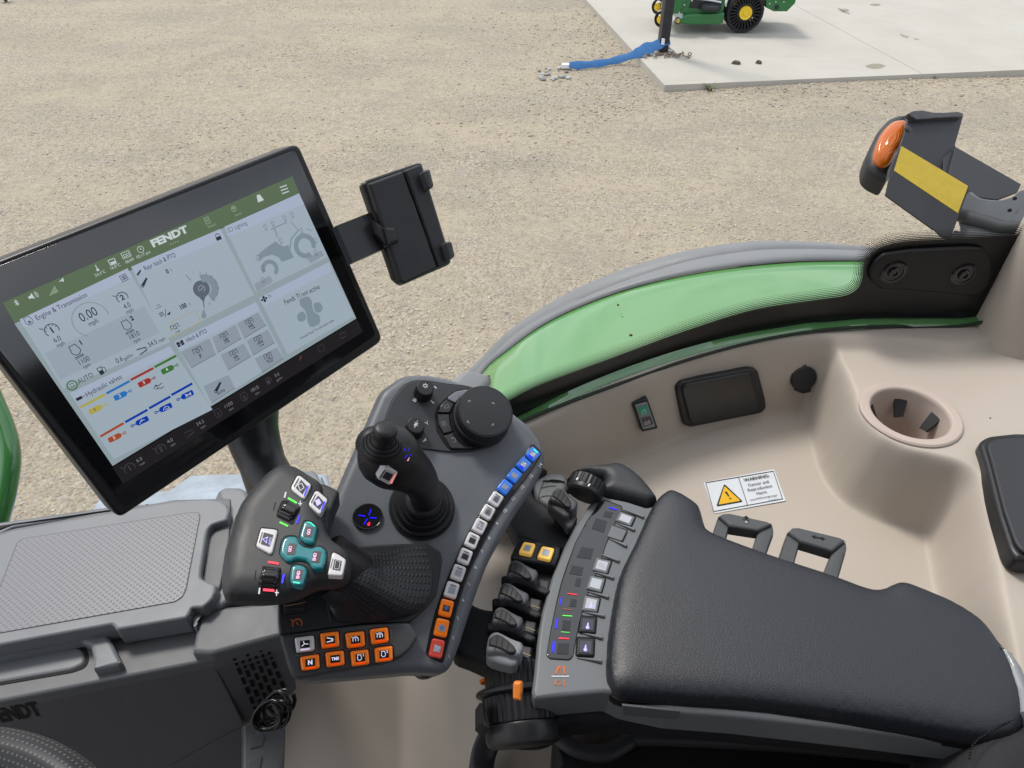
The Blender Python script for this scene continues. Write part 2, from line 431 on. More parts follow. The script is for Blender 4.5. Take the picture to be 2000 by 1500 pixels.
# loose stones
def stones(name, n, ylo, yhi, smin, smax, cols, dens=None):
    ic = [(0, 0, 1), (.894, 0, .447), (.276, .851, .447), (-.724, .526, .447), (-.724, -.526, .447), (.276, -.851, .447),
          (.724, .526, -.447), (-.276, .851, -.447), (-.894, 0, -.447), (-.276, -.851, -.447), (.724, -.526, -.447), (0, 0, -1)]
    fc = [(0, 1, 2), (0, 2, 3), (0, 3, 4), (0, 4, 5), (0, 5, 1), (1, 6, 2), (2, 7, 3), (3, 8, 4), (4, 9, 5), (5, 10, 1), (6, 7, 2), (7, 8, 3), (8, 9, 4), (9, 10, 5), (10, 6, 1), (11, 7, 6), (11, 8, 7), (11, 9, 8), (11, 10, 9), (11, 6, 10)]
    ic = np.array(ic)
    Y = ylo + (yhi - ylo) * rg.random(n) ** 1.3; X = (rg.random(n) * 2 - 1) * (Y * .82 + .8)
    d = np.sin(X * 1.3 + 1.2 * np.sin(Y * .9)) + np.sin(Y * 2.1 + X * .7) + np.sin(X * 3.1 - Y * 1.7) * .6
    keep = rg.random(n) < (.45 + .3 * d)
    dx = X - C0.x; dy = Y - C0.y; in_s = (dx * ex.x + dy * ex.y > -.03) & (dx * ey.x + dy * ey.y > -.03)
    if dens:
        du = dx * ex.x + dy * ex.y; dv = dx * ey.x + dy * ey.y; dd = np.maximum(np.maximum(-du, -dv), 0)
        keep = rg.random(n) < np.exp(-dd / np.where(-dv > -du, .30, dens))
    k = keep & ~in_s; X, Y = X[k], Y[k]; n = len(X)
    s = smin + (smax - smin) * rg.random(n) ** 2.5
    an = rg.random(n) * 6.283; sc = np.stack([s * (1 + .5 * rg.random(n)), s * (.7 + .4 * rg.random(n)), s * (.35 + .4 * rg.random(n))], 1)
    P = ic[None] * (1 + .25 * (rg.random((n, 12, 1)) - .5)) * sc[:, None]
    c, q = np.cos(an)[:, None], np.sin(an)[:, None]
    x = P[:, :, 0] * c - P[:, :, 1] * q + X[:, None]; y = P[:, :, 0] * q + P[:, :, 1] * c + Y[:, None]
    z = P[:, :, 2] + (.018 * np.sin(X * .9 + Y * .4) + .014 * np.sin(Y * 1.7 - X * .5) + .02)[:, None] + sc[:, 2:3] * .25
    vv = np.stack([x, y, z], 2).reshape(-1, 3); ff = (np.array(fc)[None] + (np.arange(n) * 12)[:, None, None]).reshape(-1, 3)
    me = bpy.data.meshes.new(name); me.vertices.add(len(vv)); me.vertices.foreach_set('co', vv.ravel()); me.loops.add(ff.size); me.loops.foreach_set('vertex_index', ff.ravel())
    me.polygons.add(len(ff)); me.polygons.foreach_set('loop_start', np.arange(len(ff)) * 3); me.polygons.foreach_set('material_index', np.repeat(rg.integers(0, len(cols), n), 20))
    me.update(calc_edges=True)
    for i, cc in enumerate(cols): me.materials.append(mat(f"stone_{i}", cc, .85, var=.12, vs=60))
    o = bpy.data.objects.new(name, me); SC.collection.objects.link(o); return o
SCOL = [(.42, .36, .27), (.48, .42, .32), (.36, .30, .22), (.30, .285, .265), (.50, .455, .38), (.40, .34, .25), (.44, .36, .26), (.28, .265, .25), (.40, .37, .32)]
tag(stones("gravel_stones", 110000, 1.6, 20, .004, .014, SCOL), kind='stuff')
tag(stones("slab_edge_gravel", 60000, 7.0, 14, .008, .022, SCOL + [(.30, .22, .15), (.25, .19, .14)], .9), kind='stuff')

# concrete slab
def concrete():
    m = mat("concrete", (.40, .385, .345), .85, var=.07, vs=1.4, bump=('noise', 90, .25, .004)); t = m.node_tree; b = t.nodes["Principled BSDF"]; L = t.links.new
    co = N(t, "ShaderNodeTexCoord"); base = b.inputs["Base Color"].links[0].from_socket
    mp = N(t, "ShaderNodeMapping"); mp.inputs["Scale"].default_value = (.5, 3.2, 1); mp.inputs["Rotation"].default_value = (0, 0, -.1); L(co.outputs["Object"], mp.inputs[0])
    for src, sc, a, c, colr in ((mp.outputs[0], 1.6, .54, .75, (.37, .34, .28)), (co.outputs["Object"], 6, .62, .75, (.33, .31, .27)), (co.outputs["Object"], .8, .5, .75, (.45, .445, .43))):
        n = N(t, "ShaderNodeTexNoise"); n.inputs["Scale"].default_value = sc; n.inputs["Detail"].default_value = 9; n.inputs["Roughness"].default_value = .7; L(src, n.inputs["Vector"])
        r = N(t, "ShaderNodeMapRange"); r.inputs[1].default_value = a; r.inputs[2].default_value = c; r.inputs[4].default_value = .55; L(n.outputs["Fac"], r.inputs[0])
        x = N(t, "ShaderNodeMix", data_type="RGBA"); L(r.outputs[0], x.inputs[0]); L(base, x.inputs[6]); x.inputs[7].default_value = (*colr, 1); base = x.outputs[2]
    L(base, b.inputs["Base Color"]); return m
CM = concrete()
J1, J2 = SL.h(1807, 147), SL.h(1545, 12)
ju = (J1 - C0).dot(ex)
b = MB()
for u0, u1 in ((0, ju - .004), (ju + .004, 9.5), (9.508, 16)):
    for w0, w1 in ((0, 5.2), (5.208, 12)):
        b.slab([C0 + ex * u0 + ey * w0, C0 + ex * u1 + ey * w0, C0 + ex * u1 + ey * w1, C0 + ex * u0 + ey * w1], V((0, 0, 1)), .16, .006, 2)
tag(b.build("concrete_slab", CM), kind='structure')
# damp marks on the slab
ink = Ink(SL, .002)
def blob(k, cx, cy, rx, ry, n=18, j=.25):
    rr = random.Random(int(cx * 7 + cy)); ink.raw().poly([(cx + rx * math.cos(6.283 * i / n) * (1 - j * rr.random()), cy + ry * math.sin(6.283 * i / n) * (1 - j * rr.random())) for i in range(n)])
for a_, lb in (((0, 1710, 129, 20, 5.5), 'large dull olive oil stain near the front edge of the slab'), ((0, 1650, 20, 9, 3), 'small faint oil stain right of the mower on the slab'), ((0, 1710, 9, 12, 2.5), 'flat faint oil stain at the far top edge of the slab')):
    ink = Ink(SL, .002); blob(*a_); tag(ink.build("oil_stain", mat("oil_stain", (.22, .205, .155), .6, var=.2, vs=30), None), lb, 'stain')
for lb, q in zip(('longest brown dirt smear beside the mower on the slab', 'brown dirt smear in the middle of the slab right of the joint', 'tiny brown dirt smear at the right end of another smear'), ('1272,30 1290,36 1286,42 1305,44 1322,52 1318,56 1300,50 1288,46 1276,38', '1515,130 1535,138 1550,142 1548,148 1530,144 1518,138', '1570,148 1590,152 1588,156 1572,153')):
    ink = Ink(SL, .002).raw().poly(px('M', q))
    tag(ink.build("dirt_smear", mat("dirt_smear", (.26, .235, .18), .9, var=.3, vs=60), None), lb, 'stain')
LEAF = mat("dead_leaf", (.09, .07, .05), .8, var=.3)
for i, (q, lb) in enumerate((('1428,125 1434,122 1441,123 1447,126 1441,127 1434,126', 'curled dead leaf with a narrow tail on the concrete'), ('1475,124 1480,121 1488,125 1483,126', 'small rounded dead leaf on the concrete, nearer the stain'))):
    b = MB(); P = [SL.h(*p) for p in px('P', q)]; c = sum(P, V()) / len(P)
    b.ringstack([[p for p in P], [c + (p - c) * .8 + V((0, 0, .035)) for p in P], [c + (p - c) * .1 + V((0, 0, .018)) for p in P]], True, True)
    o = b.build("dead_leaf", LEAF); tag(o, lb, 'leaf', group='dead leaves on the slab')

# black steel post with base plate
PB = SL.h(1293, 103)
post = thing("steel_post", 'black square steel post bolted to the concrete slab corner', 'post', PB)
BLK = mat("black_paint", (.022, .022, .026), .4, var=.3, vs=8)
b = MB(); b.box(PB + V((0, 0, 1.7)), .13, .13, 3.4, ex, ey, .006); b.build("tube", BLK, post)
b = MB(); b.box(PB + V((.02, 0, .012)), .30, .26, .022, ex, ey, .003)
for sx in (-1, 1):
    for sy in (-1, 1): b.lathe(PB + ex * .11 * sx + ey * .095 * sy + V((.02, 0, .023)), (0, 0, 1), [(.017, 0), (.017, .015), (.008, .02), (.008, .035)], 6)
b.build("base_plate", mat("galv", (.30, .29, .28), .55, .6, var=.3, vs=20), post)

# blue strap, from the foot of the post out over the gravel
GP = plz(-2.985)
D0 = (PB - EYE).dot(V((0, CP_, -SP_)))
sp = [(PD(1308, 80, D0 - .12), .05), (PD(1296, 83, D0 - .13), .055), (PD(1278, 90, D0 - .15), .075), (PD(1258, 97, D0 - .18), .085), (PD(1240, 106, D0 - .22), .06), (G0.h(1205, 117, .06), .05), (G0.h(1175, 123, .05), .05), (G0.h(1140, 127, .05), .055), (G0.h(1112, 127, .06), .05)]
pts = cr([p for p, _ in sp], 6); ws = np.interp(np.linspace(0, 1, len(pts)), np.linspace(0, 1, len(sp)), [q for _, q in sp])
b = MB(); rows = []
for i, (p, q) in enumerate(zip(pts, ws)):
    t = (pts[min(len(pts) - 1, i + 1)] - pts[max(0, i - 1)]).normalized(); sd_ = t.cross(V((0, -.75, .66))).normalized()
    nn = sd_.cross(t); q *= 1 + .12 * math.sin(i * .9)
    rows.append([p + sd_ * q + nn * .002, p + nn * .014, p - sd_ * q + nn * .002, p - sd_ * q - nn * .003, p - nn * .006, p + sd_ * q - nn * .003])
b.grid(rows, closed=True)
strap = b.build("tie_down_strap", mat("blue_web", (.04, .15, .36), .7, bump=('noise', 250, .4, .002), var=.15), ang=60)
tag(strap, 'blue webbing tie-down strap running from the black post over the gravel', 'strap')
b = MB(); b.box(PD(1295, 81, D0 - .19), .04, .03, .075, bev=.006); b.build("label", mat("white_cloth", (.7, .72, .75), .7), strap)
b = MB(); p = G0.h(1106, 128, .04); b.box(p, .12, .09, .05, bev=.01); b.build("strap_end", mat("white_cloth"), strap)
ch = thing("rusty_chain", 'rusty chain heaped round the foot of the black post', 'chain', PB + V((.1, -.2, 0)))
for i in range(16):
    b = MB(); c = PB + V((-.32 + i * .045, -.2 - .07 * math.sin(i * 1.9), .02 + .012 * (i % 2))); a = i * 1.1; u = V((math.cos(a), math.sin(a) * .7, .2)).normalized(); q = u.cross(V((0, 0, 1))).normalized()
    if i % 2: q = V((0, 0, 1))
    b.tube([c + u * .034 * math.cos(t) + q * .02 * math.sin(t) for t in [k * math.pi / 5 for k in range(11)]], .0075, 6, False)
    b.build("link", mat("rust", (.22, .17, .12), .75, .3, var=.35, vs=40), ch)

# grey broken stones beside the strap end
rr = random.Random(3)
for i in range(26):
    p = G0.h(1050 + rr.random() * 68, 132 + rr.random() * 26, .0); s = .02 + rr.random() * .035
    b = MB(); n = 7; rings = []
    for k, (q, z) in enumerate(((.7, -.2), (1, .2), (.75, .6), (.25, .8))):
        rings.append([p + V((math.cos(6.28 * j / n + i) * s * q * (.7 + .5 * rr.random()), math.sin(6.28 * j / n + i) * s * q * .8 * (.7 + .5 * rr.random()), z * s * .8)) for j in range(n)])
    b.ringstack(rings)
    o = b.build("broken_stone", mat("greystone_%d" % (i % 3), ((.33, .33, .32), (.22, .22, .22), (.45, .44, .43))[i % 3], .9, var=.2, vs=30), ang=15)
    tag(o, 'pale grey broken stone in the small heap by the end of the blue strap', 'stone', group='grey broken stones by the strap')

# weeds
def tuft(x, y, n, h, lab, sl=False):
    p = (SL if sl else G0).h(x, y, .0 if sl else .0); b = MB(); r = random.Random(int(x * 3 + y))
    for i in range(n):
        a = r.random() * 6.28; l = h * .6 * (.5 + r.random() * .6); d = V((math.cos(a), math.sin(a), 0)); o_ = p + d * .02 * r.random(); sd2 = V((-d.y, d.x, 0)) * .007
        q = [o_, o_ + d * l * .3 + V((0, 0, l * .6)), o_ + d * l * .75 + V((0, 0, l * .9))]
        b.grid([[q[0] - sd2, q[0] + sd2], [q[1] - sd2 * .9, q[1] + sd2 * .9], [q[2] - sd2 * .15, q[2] + sd2 * .15]])
    o = b.build("grass_tuft", mat("grass_blade", (.13, .17, .06), .6, var=.3, vs=40), wn=False)
    tag(o, lab, 'grass tuft', group='weeds in the gravel')
for a in ((1385, 181, 26, .20, 'biggest green grass tuft against the front edge of the slab'), (1655, 166, 8, .13, 'thin dry sprig at the slab edge, left of the slab joint'), (1510, 170, 7, .16, 'single thin stem leaning over the slab edge between the two leaves and the stain'),
          (1822, 158, 9, .16, 'wispy sprig at the foot of the slab joint'), (1716, 164, 9, .10, 'low sprig at the slab edge below the oil stain'), (1610, 174, 14, .09, 'low green weed a little below the slab edge'),
          (1668, 226, 14, .10, 'small green weed alone on the gravel near the black mirror bracket'), (12, 4, 70, .30, 'green grass clump in the top corner of the yard'), (1600, 183, 10, .07, 'tiny weed among the brown stones'), (1324, 196, 8, .06, 'tiny weed left of the grass tufts')):
    tuft(*a)

# ---------- riding mower
MW = thing("riding_mower", 'green zero-turn riding mower with yellow hubs parked on the concrete', 'mower', SL.h(1445, 66))
GRN = mat("mower_green", (.015, .14, .035), .3, coat=.5, var=.08)
YEL = mat("hub_yellow", (.78, .55, .03), .4)
TYR = mat("tyre_rubber", (.016, .016, .018), .75, bump=('noise', 60, .3, .003))
Y0 = MW.location.y; Z0 = .1; X0 = MW.location.x
def mp_(mx, my, y=0.0): return V((X0 + (mx - 1205) * .00134, Y0 + y, Z0 + (402 - my) * .00134))
def mpoly(s): return [tuple(float(q) for q in p.split(',')) for p in s.split()]
def wheel(c, r, wd, ax, hub, spokes, name="wheel"):
    b = MB(); b.lathe(c - V(ax) * wd / 2, ax, [(r * .82, 0), (r * .95, 0), (r, wd * .15), (r, wd * .85), (r * .95, wd), (r * .82, wd), (r * .82, 0)], 64, False, False, teeth=((2, 3), .006))
    o = b.build(name, TYR, MW)
    b = MB(); x = V(ax).cross(V((0, 0, 1))).normalized()
    if spokes:
        for i in range(spokes):
            a = 6.2832 * i / spokes; a2 = a + .12; u = x * math.cos(a) + V((0, 0, math.sin(a))); u2 = x * math.cos(a2) + V((0, 0, math.sin(a2)))
            for e in (-1, 1):
                m0 = c + V(ax) * e * wd * .42
                b.slab([m0 + u * r * .42, m0 + u * r * .84, m0 + u2 * r * .845, m0 + u2 * r * .425][:4], (V(ax) * e).normalized(), wd * .38, 0)
        b.lathe(c - V(ax) * wd * .45, ax, [(r * .30, 0), (r * .45, .0), (r * .46, wd * .9), (r * .30, wd * .9)], 32)
        b.build("spokes", TYR, o)
    b = MB(); b.lathe(c - V(ax) * wd * .5, ax, [(hub * .2, -.03), (hub * .35, -.03), (hub * .4, -.012), (hub * .8, -.012), (hub, -.02), (hub * 1.02, .0), (hub, wd), (hub * .3, wd + .01)], 32)
    for i in range(5):
        a = 6.2832 * i / 5; b.lathe(c - V(ax) * (wd * .5 + .012) + (x * math.cos(a) + V((0, 0, math.sin(a)))) * hub * .6, -V(ax), [(.012, 0), (.012, .012)], 6)
    b.build("rim", YEL, o)
AX = (0, 1, 0)
wheel(mp_(1225, 185, .12), .287, .24, AX, .093, 26)
wheel(mp_(1310, 185, .95), .287, .24, AX, .093, 0)
wheel(mp_(300, 255, .05), .115, .09, (.62, .78, 0), .055, 0)
wheel(mp_(470, 262, -.02), .047, .05, AX, .02, 0)
wheel(mp_(360, 255, .85), .115, .09, (.62, .78, 0), .055, 0)
b = MB(); Ny = V((0, -1, 0))
b.slab([mp_(x, y, -.05) for x, y in mpoly('470,265 520,220 545,200 700,190 980,180 985,285 870,300 620,300 500,285')], Ny, .9, .02)
b.slab([mp_(x, y, .06) for x, y in mpoly('500,200 510,60 590,20 985,40 985,200')], Ny, .05, .008)
b.build("mower_deck", GRN, MW)
b = MB()
b.slab([mp_(x, y, .02) for x, y in mpoly('280,150 300,-40 480,-80 560,10 520,110 470,200 330,190')], Ny, .10, .012)
b.slab([mp_(x, y, .10) for x, y in mpoly('300,-20 420,-60 1050,-40 1420,-60 1420,30 1000,60 420,40')], Ny, .75, .02)
b.build("frame", GRN, MW)
b = MB(); b.slab([mp_(x, y, .0) for x, y in mpoly('1430,40 1500,-60 1560,-90 1770,-60 1760,90 1690,172 1540,172 1440,130')], Ny, .85, .02); b.build("rear_body", GRN, MW)
b = MB(); b.slab([mp_(x, y, .05) for x, y in mpoly('590,140 600,60 960,80 930,150 800,160')], Ny, .5, .01)
b.build("belt_guard", BLK, MW); b = MB()
b.lathe(mp_(820, 150, .02), (0, 0, 1), [(.15, 0), (.16, .02), (.15, .06), (.05, .075)], 24); b.build("spindle_cover", BLK, MW); b = MB(); b.lathe(mp_(1560, 126, -.005), Ny, [(.035, 0), (.035, .004)], 16)
b.slab([mp_(x, y, .10) for x, y in mpoly('1450,-10 1560,-60 1500,60 1430,40')], Ny, .4, .005)
b.build("hitch_plate", BLK, MW)
b = MB(); b.tube([mp_(610, 22, -.02), mp_(700, 40, -.03), mp_(925, 75, -.02)], .014, 8); b.lathe(mp_(655, 25, -.035), Ny, [(.022, 0), (.022, .03)], 10)
for q in ((470, 10), (520, 100), (598, 60), (975, 85), (985, 110), (1470, 88), (1535, 70), (1625, 72), (620, 271), (730, 271)): b.lathe(mp_(q[0], q[1], -.012 if q[0] < 1200 else -.005), Ny, [(.012, 0), (.010, .012)], 8)
b.tube([mp_(985, 110, -.01), mp_(1000, 30, 0), mp_(1010, -80, 0)], .008, 6)
b.build("deck_linkage", mat("zinc", (.6, .63, .66), .35, .7), MW)
b = MB(); b.slab([mp_(x, y, .25) for x, y in mpoly('760,-60 760,-170 1250,-170 1330,-420 1400,-420 1370,-60')], Ny, .5, .05); b.build("seat", BLK, MW)
b = MB(); b.tube([mp_(1300, -60, .1), mp_(1350, -500, .1), mp_(1350, -900, .12), mp_(1350, -960, .25), mp_(1350, -960, .7), mp_(1350, -900, .83), mp_(1350, -500, .85), mp_(1300, -60, .85)], .028, 10); b.build("roll_bar", BLK, MW)

# ---------- tractor fender seen through the side window
FG = mat("fender_green", (.095, .27, .085), .10, coat=1, bump=('noise', 3, .05, .01), var=.03, vs=3)
FG.node_tree.nodes['Principled BSDF'].inputs['Coat IOR'].default_value = 1.75
FGR = mat("fender_rubber", (.18, .19, .20), .5, bump=('noise', 160, .3, .001), var=.06)
FN = thing("rear_fender", 'green rear wheel fender with grey rubber lip outside the side window', 'fender', PD(1400, 560, 1.2))
def yrow(pts, y, n=60):
    P = [Pl((0, y, 0), (0, 1, 0)).h(*p) for p in pts]
    return resamp(cr(P, 5), n)
o_edge = yrow(px('P', '800,900 850,800 900,738 938,700 1000,640 1100,577 1200,532 1330,492 1450,473 1520,470 1600,473 1700,482 1800,492 1950,520'), 1.17)
mid = yrow(px('P', '830,900 880,800 925,728 960,694 1020,640 1120,588 1220,546 1340,508 1450,489 1520,484 1600,484 1700,488 1800,498 1950,526'), 1.135)
i_edge = yrow(px('P', '860,900 905,800 942,724 990,682 1060,632 1150,589 1240,558 1340,534 1450,517 1550,508 1620,506 1700,506 1800,510 1950,535'), 1.08)
b = MB()
def off(row, v): return [p + V(v) for p in row]
b.grid([off(o_edge, (0, .012, -.06)), off(o_edge, (0, .008, -.012)), o_edge, off(o_edge, (0, -.012, .003)), off(mid, (0, .006, .001)), off(mid, (0, 0, -.003)), off(mid, (0, -.006, .001)), off(i_edge, (0, .012, .003)), off(i_edge, (0, .002, .001)), off(i_edge, (0, -.0, -.003))])
b.build("rubber_lip", FGR, FN, ang=60, wn=False)
def innerrow(k):
    r = []
    for p in i_edge:
        y = 1.08 - (1.068 - float(np.interp(p.x, [-.6, -.3, -.2, -.1, .012, .088, .184, .286, .39, .526, 1.3], [.05, .32, .42, .52, .609, .663, .717, .76, .789, .802, .80]))) * k; z = p.z - .005 - .055 * k * k - .01 * k
        r.append(V((p.x, y, z)))
    return r
b = MB(); b.grid([off(i_edge, (0, .01, -.02)), off(i_edge, (0, .004, -.006))] + [innerrow(k / 10) for k in range(11)]); b.build("fender_skin", FG, FN, ang=60, wn=False)
b = MB(); pq = [(1444, 533, .0035), (1548, 540, .0015), (1232, 656, .0018), (1207, 597, .0012)]
fp = Pl(innerrow(.4)[30], (0, .12, 1))
for x, y, r in pq:
    b = MB(); b.lathe(fp.h(x, y, .012), fp.n, [(r, 0), (r * .8, .003)], 8, sx=1.6); b.build("dirt_spot", mat("dirt_spot", (.12, .08, .03), .9), FN)

# ---------- signal lamp bracket at the right
BR = thing("signal_lamp_bracket", 'black folded steel bracket with orange turn signal lamp and yellow reflector strip', 'lamp', PD(1800, 350, 1.38))
BK = mat("bracket_black", (.028, .03, .034), .5, var=.15, vs=12)
def kp(s): return px('K', s)
p_back = pl3((1772, 300, 1.44), (1870, 240, 1.50), (1880, 420, 1.44))
slab("back_plate", kp('512,128 812,135 765,300 745,330 730,440 640,500 430,430 385,500 400,430 455,310 480,240'), p_back, BK, BR, .006, .001)
slab("top_flange", kp('505,118 530,104 580,100 640,112 700,114 780,108 815,118 812,137 700,142 550,154 512,130'), p_back.up(.012), mat("flange_grey", (.06, .062, .068), .4, var=.3, vs=40), BR, .012, .002)
p_front = pl3((1760, 288, 1.34), (1890, 365, 1.30), (1728, 380, 1.33))
slab("front_plate", kp('462,300 848,525 838,560 735,838 685,810 650,775 640,772 372,580 380,545 392,490 420,440'), p_front, BK, BR, .004, .0006)
slab("reflector_strip", kp('464,303 840,528 782,682 422,442'), p_front.up(.0008), mat("reflector_yellow", (.44, .32, .015), .35, coat=.4, bump=('noise', 500, .2, .0005), var=.08, vs=60), BR, .001, .0003)
p_tray = pl3((1880, 300, 1.46), (1990, 355, 1.42), (1890, 380, 1.40))
slab("side_plate", kp('765,305 1138,518 1120,560 1000,605 900,592 840,560 740,480 730,440'), p_tray, BK, BR, .005, .001)
slab("floor_plate", kp('700,290 768,298 770,310 900,385 900,594 835,562 740,482 700,440'), p_tray.up(-.008), BK, BR, .004, .001)
p_am = pl3((1900, 390, 1.33), (1995, 375, 1.24), (1950, 460, 1.24)); slab("arm_plate", [tuple(p) for p in cr(kp('835,560 900,592 1000,605 1080,588 1125,555 1160,545 1260,560 1260,810 1050,812 900,825 740,838 758,775 790,778 780,700'), 3, True)], p_am, mat("arm_plastic2", (.075, .082, .092), .4, var=.12), BR, .02, .004)
b = MB(); b.tube([PD(1868, 418, 1.34), PD(1960, 445, 1.24), PD(2060, 450, 1.15)], [.012, .012, .012], 10); b.build("arm_tube", BK, BR)
# lamp
lc = PD(1737, 287, 1.50); la = (V((-.78, -.50, .28))).normalized()
b = MB(); hous = kp('510,135 470,110 400,135 340,200 290,300 272,360 275,420 310,455 385,490 420,430 500,200')
slab("lamp_housing", rnd(hous, 8), pl3((1725, 300, 1.50), (1780, 230, 1.52), (1730, 345, 1.48)), BK, BR, .06, .016, seg=5)
pl_l = pl3((1725, 300, 1.485), (1780, 235, 1.505), (1730, 345, 1.465))
lens = cr(kp('490,178 440,165 390,190 340,250 308,330 302,390 330,420 370,425 400,400 430,350 470,290'), 4, True)
P = [pl_l.h(x, y, .006) for x, y in lens]; c = sum(P, V()) / len(P); b = MB(); rings = []
for k in range(15):
    q = math.cos(k / 15 * 1.5); z = math.sin(k / 15 * 1.5); rings.append([c + (p - c) * q * (1 - .018 * (k % 2)) + pl_l.n * (z * .020 + (.0008 if k % 2 else 0)) for p in P])
b.ringstack(rings, False, True)
LM = mat("amber_lens", (.62, .14, .005), .2, coat=.3, emit=(.9, .2, .01), es=.0)
LM.node_tree.nodes["Principled BSDF"].inputs["Transmission Weight"].default_value = .25
b.build("lamp_lens", LM, BR, ang=20)
b = MB(); b.lathe(PD(1772, 253, 1.43), p_back.n, [(.007, 0), (.007, .003), (.004, .005)], 12)
b.build("rivet", mat("rivet_dark", (.05, .05, .055), .35, .5), BR)
b = MB()
for x, y in ((1981, 388), (1971, 411)): b.lathe(PD(x, y, 1.225), (-.1, -.8, .5), [(.003, 0), (.003, .003)], 10)
b.build("screw", mat("hole", (.005, .005, .005), .6), BR)

# ---------- front left: green hand rail, metal fuel tank plate, dark grey deck behind the box
rail = MB(); rp_ = cr([PD(*q) for q in ((-60, 640, 1.02), (-30, 745, 1.02), (5, 830, 1.01), (18, 890, 1.0), (10, 960, .99), (-8, 1030, .98), (-25, 1120, .97))], 8)
rail.tube(rp_, .0145, 20)
tag(rail.build("grab_rail", mat("rail_green", (.035, .16, .04), .22, coat=1), ang=80), 'glossy green bent tubular rail at the edge beside the display', 'rail')
TK = thing("tank_cover", 'pale blue grey metal tank cover below the display', 'tank', PD(420, 950, 1.7))
tm = mat("tank_grey", (.30, .35, .40), .45, .2, var=.22, vs=14)
tp = pl3((330, 960, 1.75), (640, 930, 1.80), (480, 1100, 1.45))
slab("top_sheet", px('P', '178,992 190,974 235,968 330,955 372,926 600,918 640,925 660,1000 640,1200 170,1200'), tp, tm, TK, .25, .012)
slab("corner_block", px('g', '1060,120 1230,110 1270,150 1300,240 1300,190 1340,200 1380,300 1380,600 1000,600'), tp.up(.06), mat("tank_dark", (.16, .175, .19), .55, var=.1), TK, .2, .012)
# ================= CAB SIDE WALL =================
def icr(tab, x):
    xs = [a for a, _ in tab]; ys = [b for _, b in tab]
    return np.interp(x, xs, ys)
WALL = [(-.6, .29), (-.35, .40), (-.2, .46), (-.1, .52), (.023, .582), (.1115, .649), (.238, .714), (.33, .745), (.401, .759), (.47, .762), (.525, .755), (.585, .740), (.63, .755), (.68, .775), (1.3, .78)]
GLS = [(-.6, .33), (-.3, .455), (-.2, .505), (-.1, .555), (.012, .609), (.088, .663), (.184, .717), (.286, .760), (.39, .789), (.526, .802), (.64, .804), (.8, .80), (1.3, .79)]
def sm(tab, n=200, it=6):
    x = np.linspace(tab[0][0], tab[-1][0], n); y = icr(tab, x)
    for _ in range(it): y[1:-1] = (y[:-2] + 2 * y[1:-1] + y[2:]) / 4
    return list(zip(x, y))
GLS = sm(GLS, 240, 30); WALL = sm(WALL, 300, 10)
def HW(x, y, dy=0.0):
    r = ray(x, y); lo, hi = .3, 2.5
    for _ in range(40):
        m = (lo + hi) / 2
        if r.y * m < icr(GLS, r.x * m) + dy: lo = m
        else: hi = m
    return EYE + r * lo
BEI = mat("trim_beige", (.45, .40, .348), .55, bump=('noise', 420, .22, .0006), var=.025, vs=6)
CAB = thing("cab_side_trim", 'beige moulded cab side panel with cup holder, sockets and shelf', 'cab panel', (.3, .6, 2.3))
CS = .0022
XS = np.arange(-.52, 1.0, CS); YS = np.arange(-.12, .86, CS)
GX, GY = np.meshgrid(XS, YS)
wy = icr(WALL, GX)
st_ = .40 + .12 * np.clip((-.03 - GX) / .10, 0, 1)
shelf = -.68 - np.clip(st_ - GY, 0, 1) * (1.3 + .1 * 0) - np.clip(-.02 - GX, 0, 1) * .18
TPf = [(.419, .695), (.415, .665), (.412, .634), (.417, .594), (.444, .564), (.479, .550), (.499, .538), (.496, .510), (.455, .3786)]
TP = [(.425, .80), ] + [tuple(p) for p in cr(TPf, 6)] + [(.433, .311), (.43, -.2), (1.3, -.2), (1.3, .80)]
def inside(px_, py_, poly):
    c = np.zeros(px_.shape, bool); n = len(poly); j = n - 1
    for i in range(n):
        xi, yi = poly[i]; xj, yj = poly[j]
        if yi != yj: c ^= ((yi > py_) != (yj > py_)) & (px_ < (xj - xi) * (py_ - yi) / (yj - yi) + xi)
        j = i
    return c
tower = inside(GX, GY, TP)
top = -.575 - np.clip(.55 - GY, 0, 1) * .10
back = -.575 + np.clip((GX - .42) / .25, 0, 1) * .0
z = np.where(tower, top, shelf)
lipz = -.560 - .30 * np.clip((-.04 - GX) / .12, 0, 1)
z = np.where(GY > wy, np.maximum(z, lipz), z)
z = np.where((GY > wy) & (GX > .42), lipz + 0 * GX, z)
# raised ridge behind the cup holder: wall at right rises
def blur(a, k, it=3):
    for _ in range(it):
        for ax in (0, 1):
            p = np.pad(a, [(k, k) if i == ax else (0, 0) for i in (0, 1)], mode='edge'); cs = np.cumsum(p, axis=ax)
            z0 = np.zeros_like(np.take(cs, [0], axis=ax)); cs = np.concatenate([z0, cs], axis=ax); w_ = 2 * k + 1
            n_ = a.shape[ax]; a = (np.take(cs, range(w_, w_ + n_), axis=ax) - np.take(cs, range(0, n_), axis=ax)) / w_
    return a
zt = blur(z, 2, 3)
wt_ = np.clip((GY - (wy - .06)) / .03, 0, 1); zb = zt * wt_ + blur(z, 2, 3) * (1 - wt_)
CUP = PD(1779, 805, .8495); CUP = V((CUP.x, CUP.y, 0)); CUPR = .0575
dist = np.sqrt((GX - CUP.x) ** 2 + (GY - CUP.y) ** 2)
wgt = np.clip((CUPR + .008 - dist) / .010, 0, 1); zb = zb * (1 - wgt) + (-.575) * wgt
def HF(x, y):
    r = ray(x, y); d = .45
    for i in range(700):
        p = r * d; ix = (p.x - XS[0]) / CS; iy = (p.y - YS[0]) / CS
        if 0 <= ix < len(XS) - 1 and 0 <= iy < len(YS) - 1 and p.z < zb[int(iy), int(ix)]: break
        d += .002
    return d
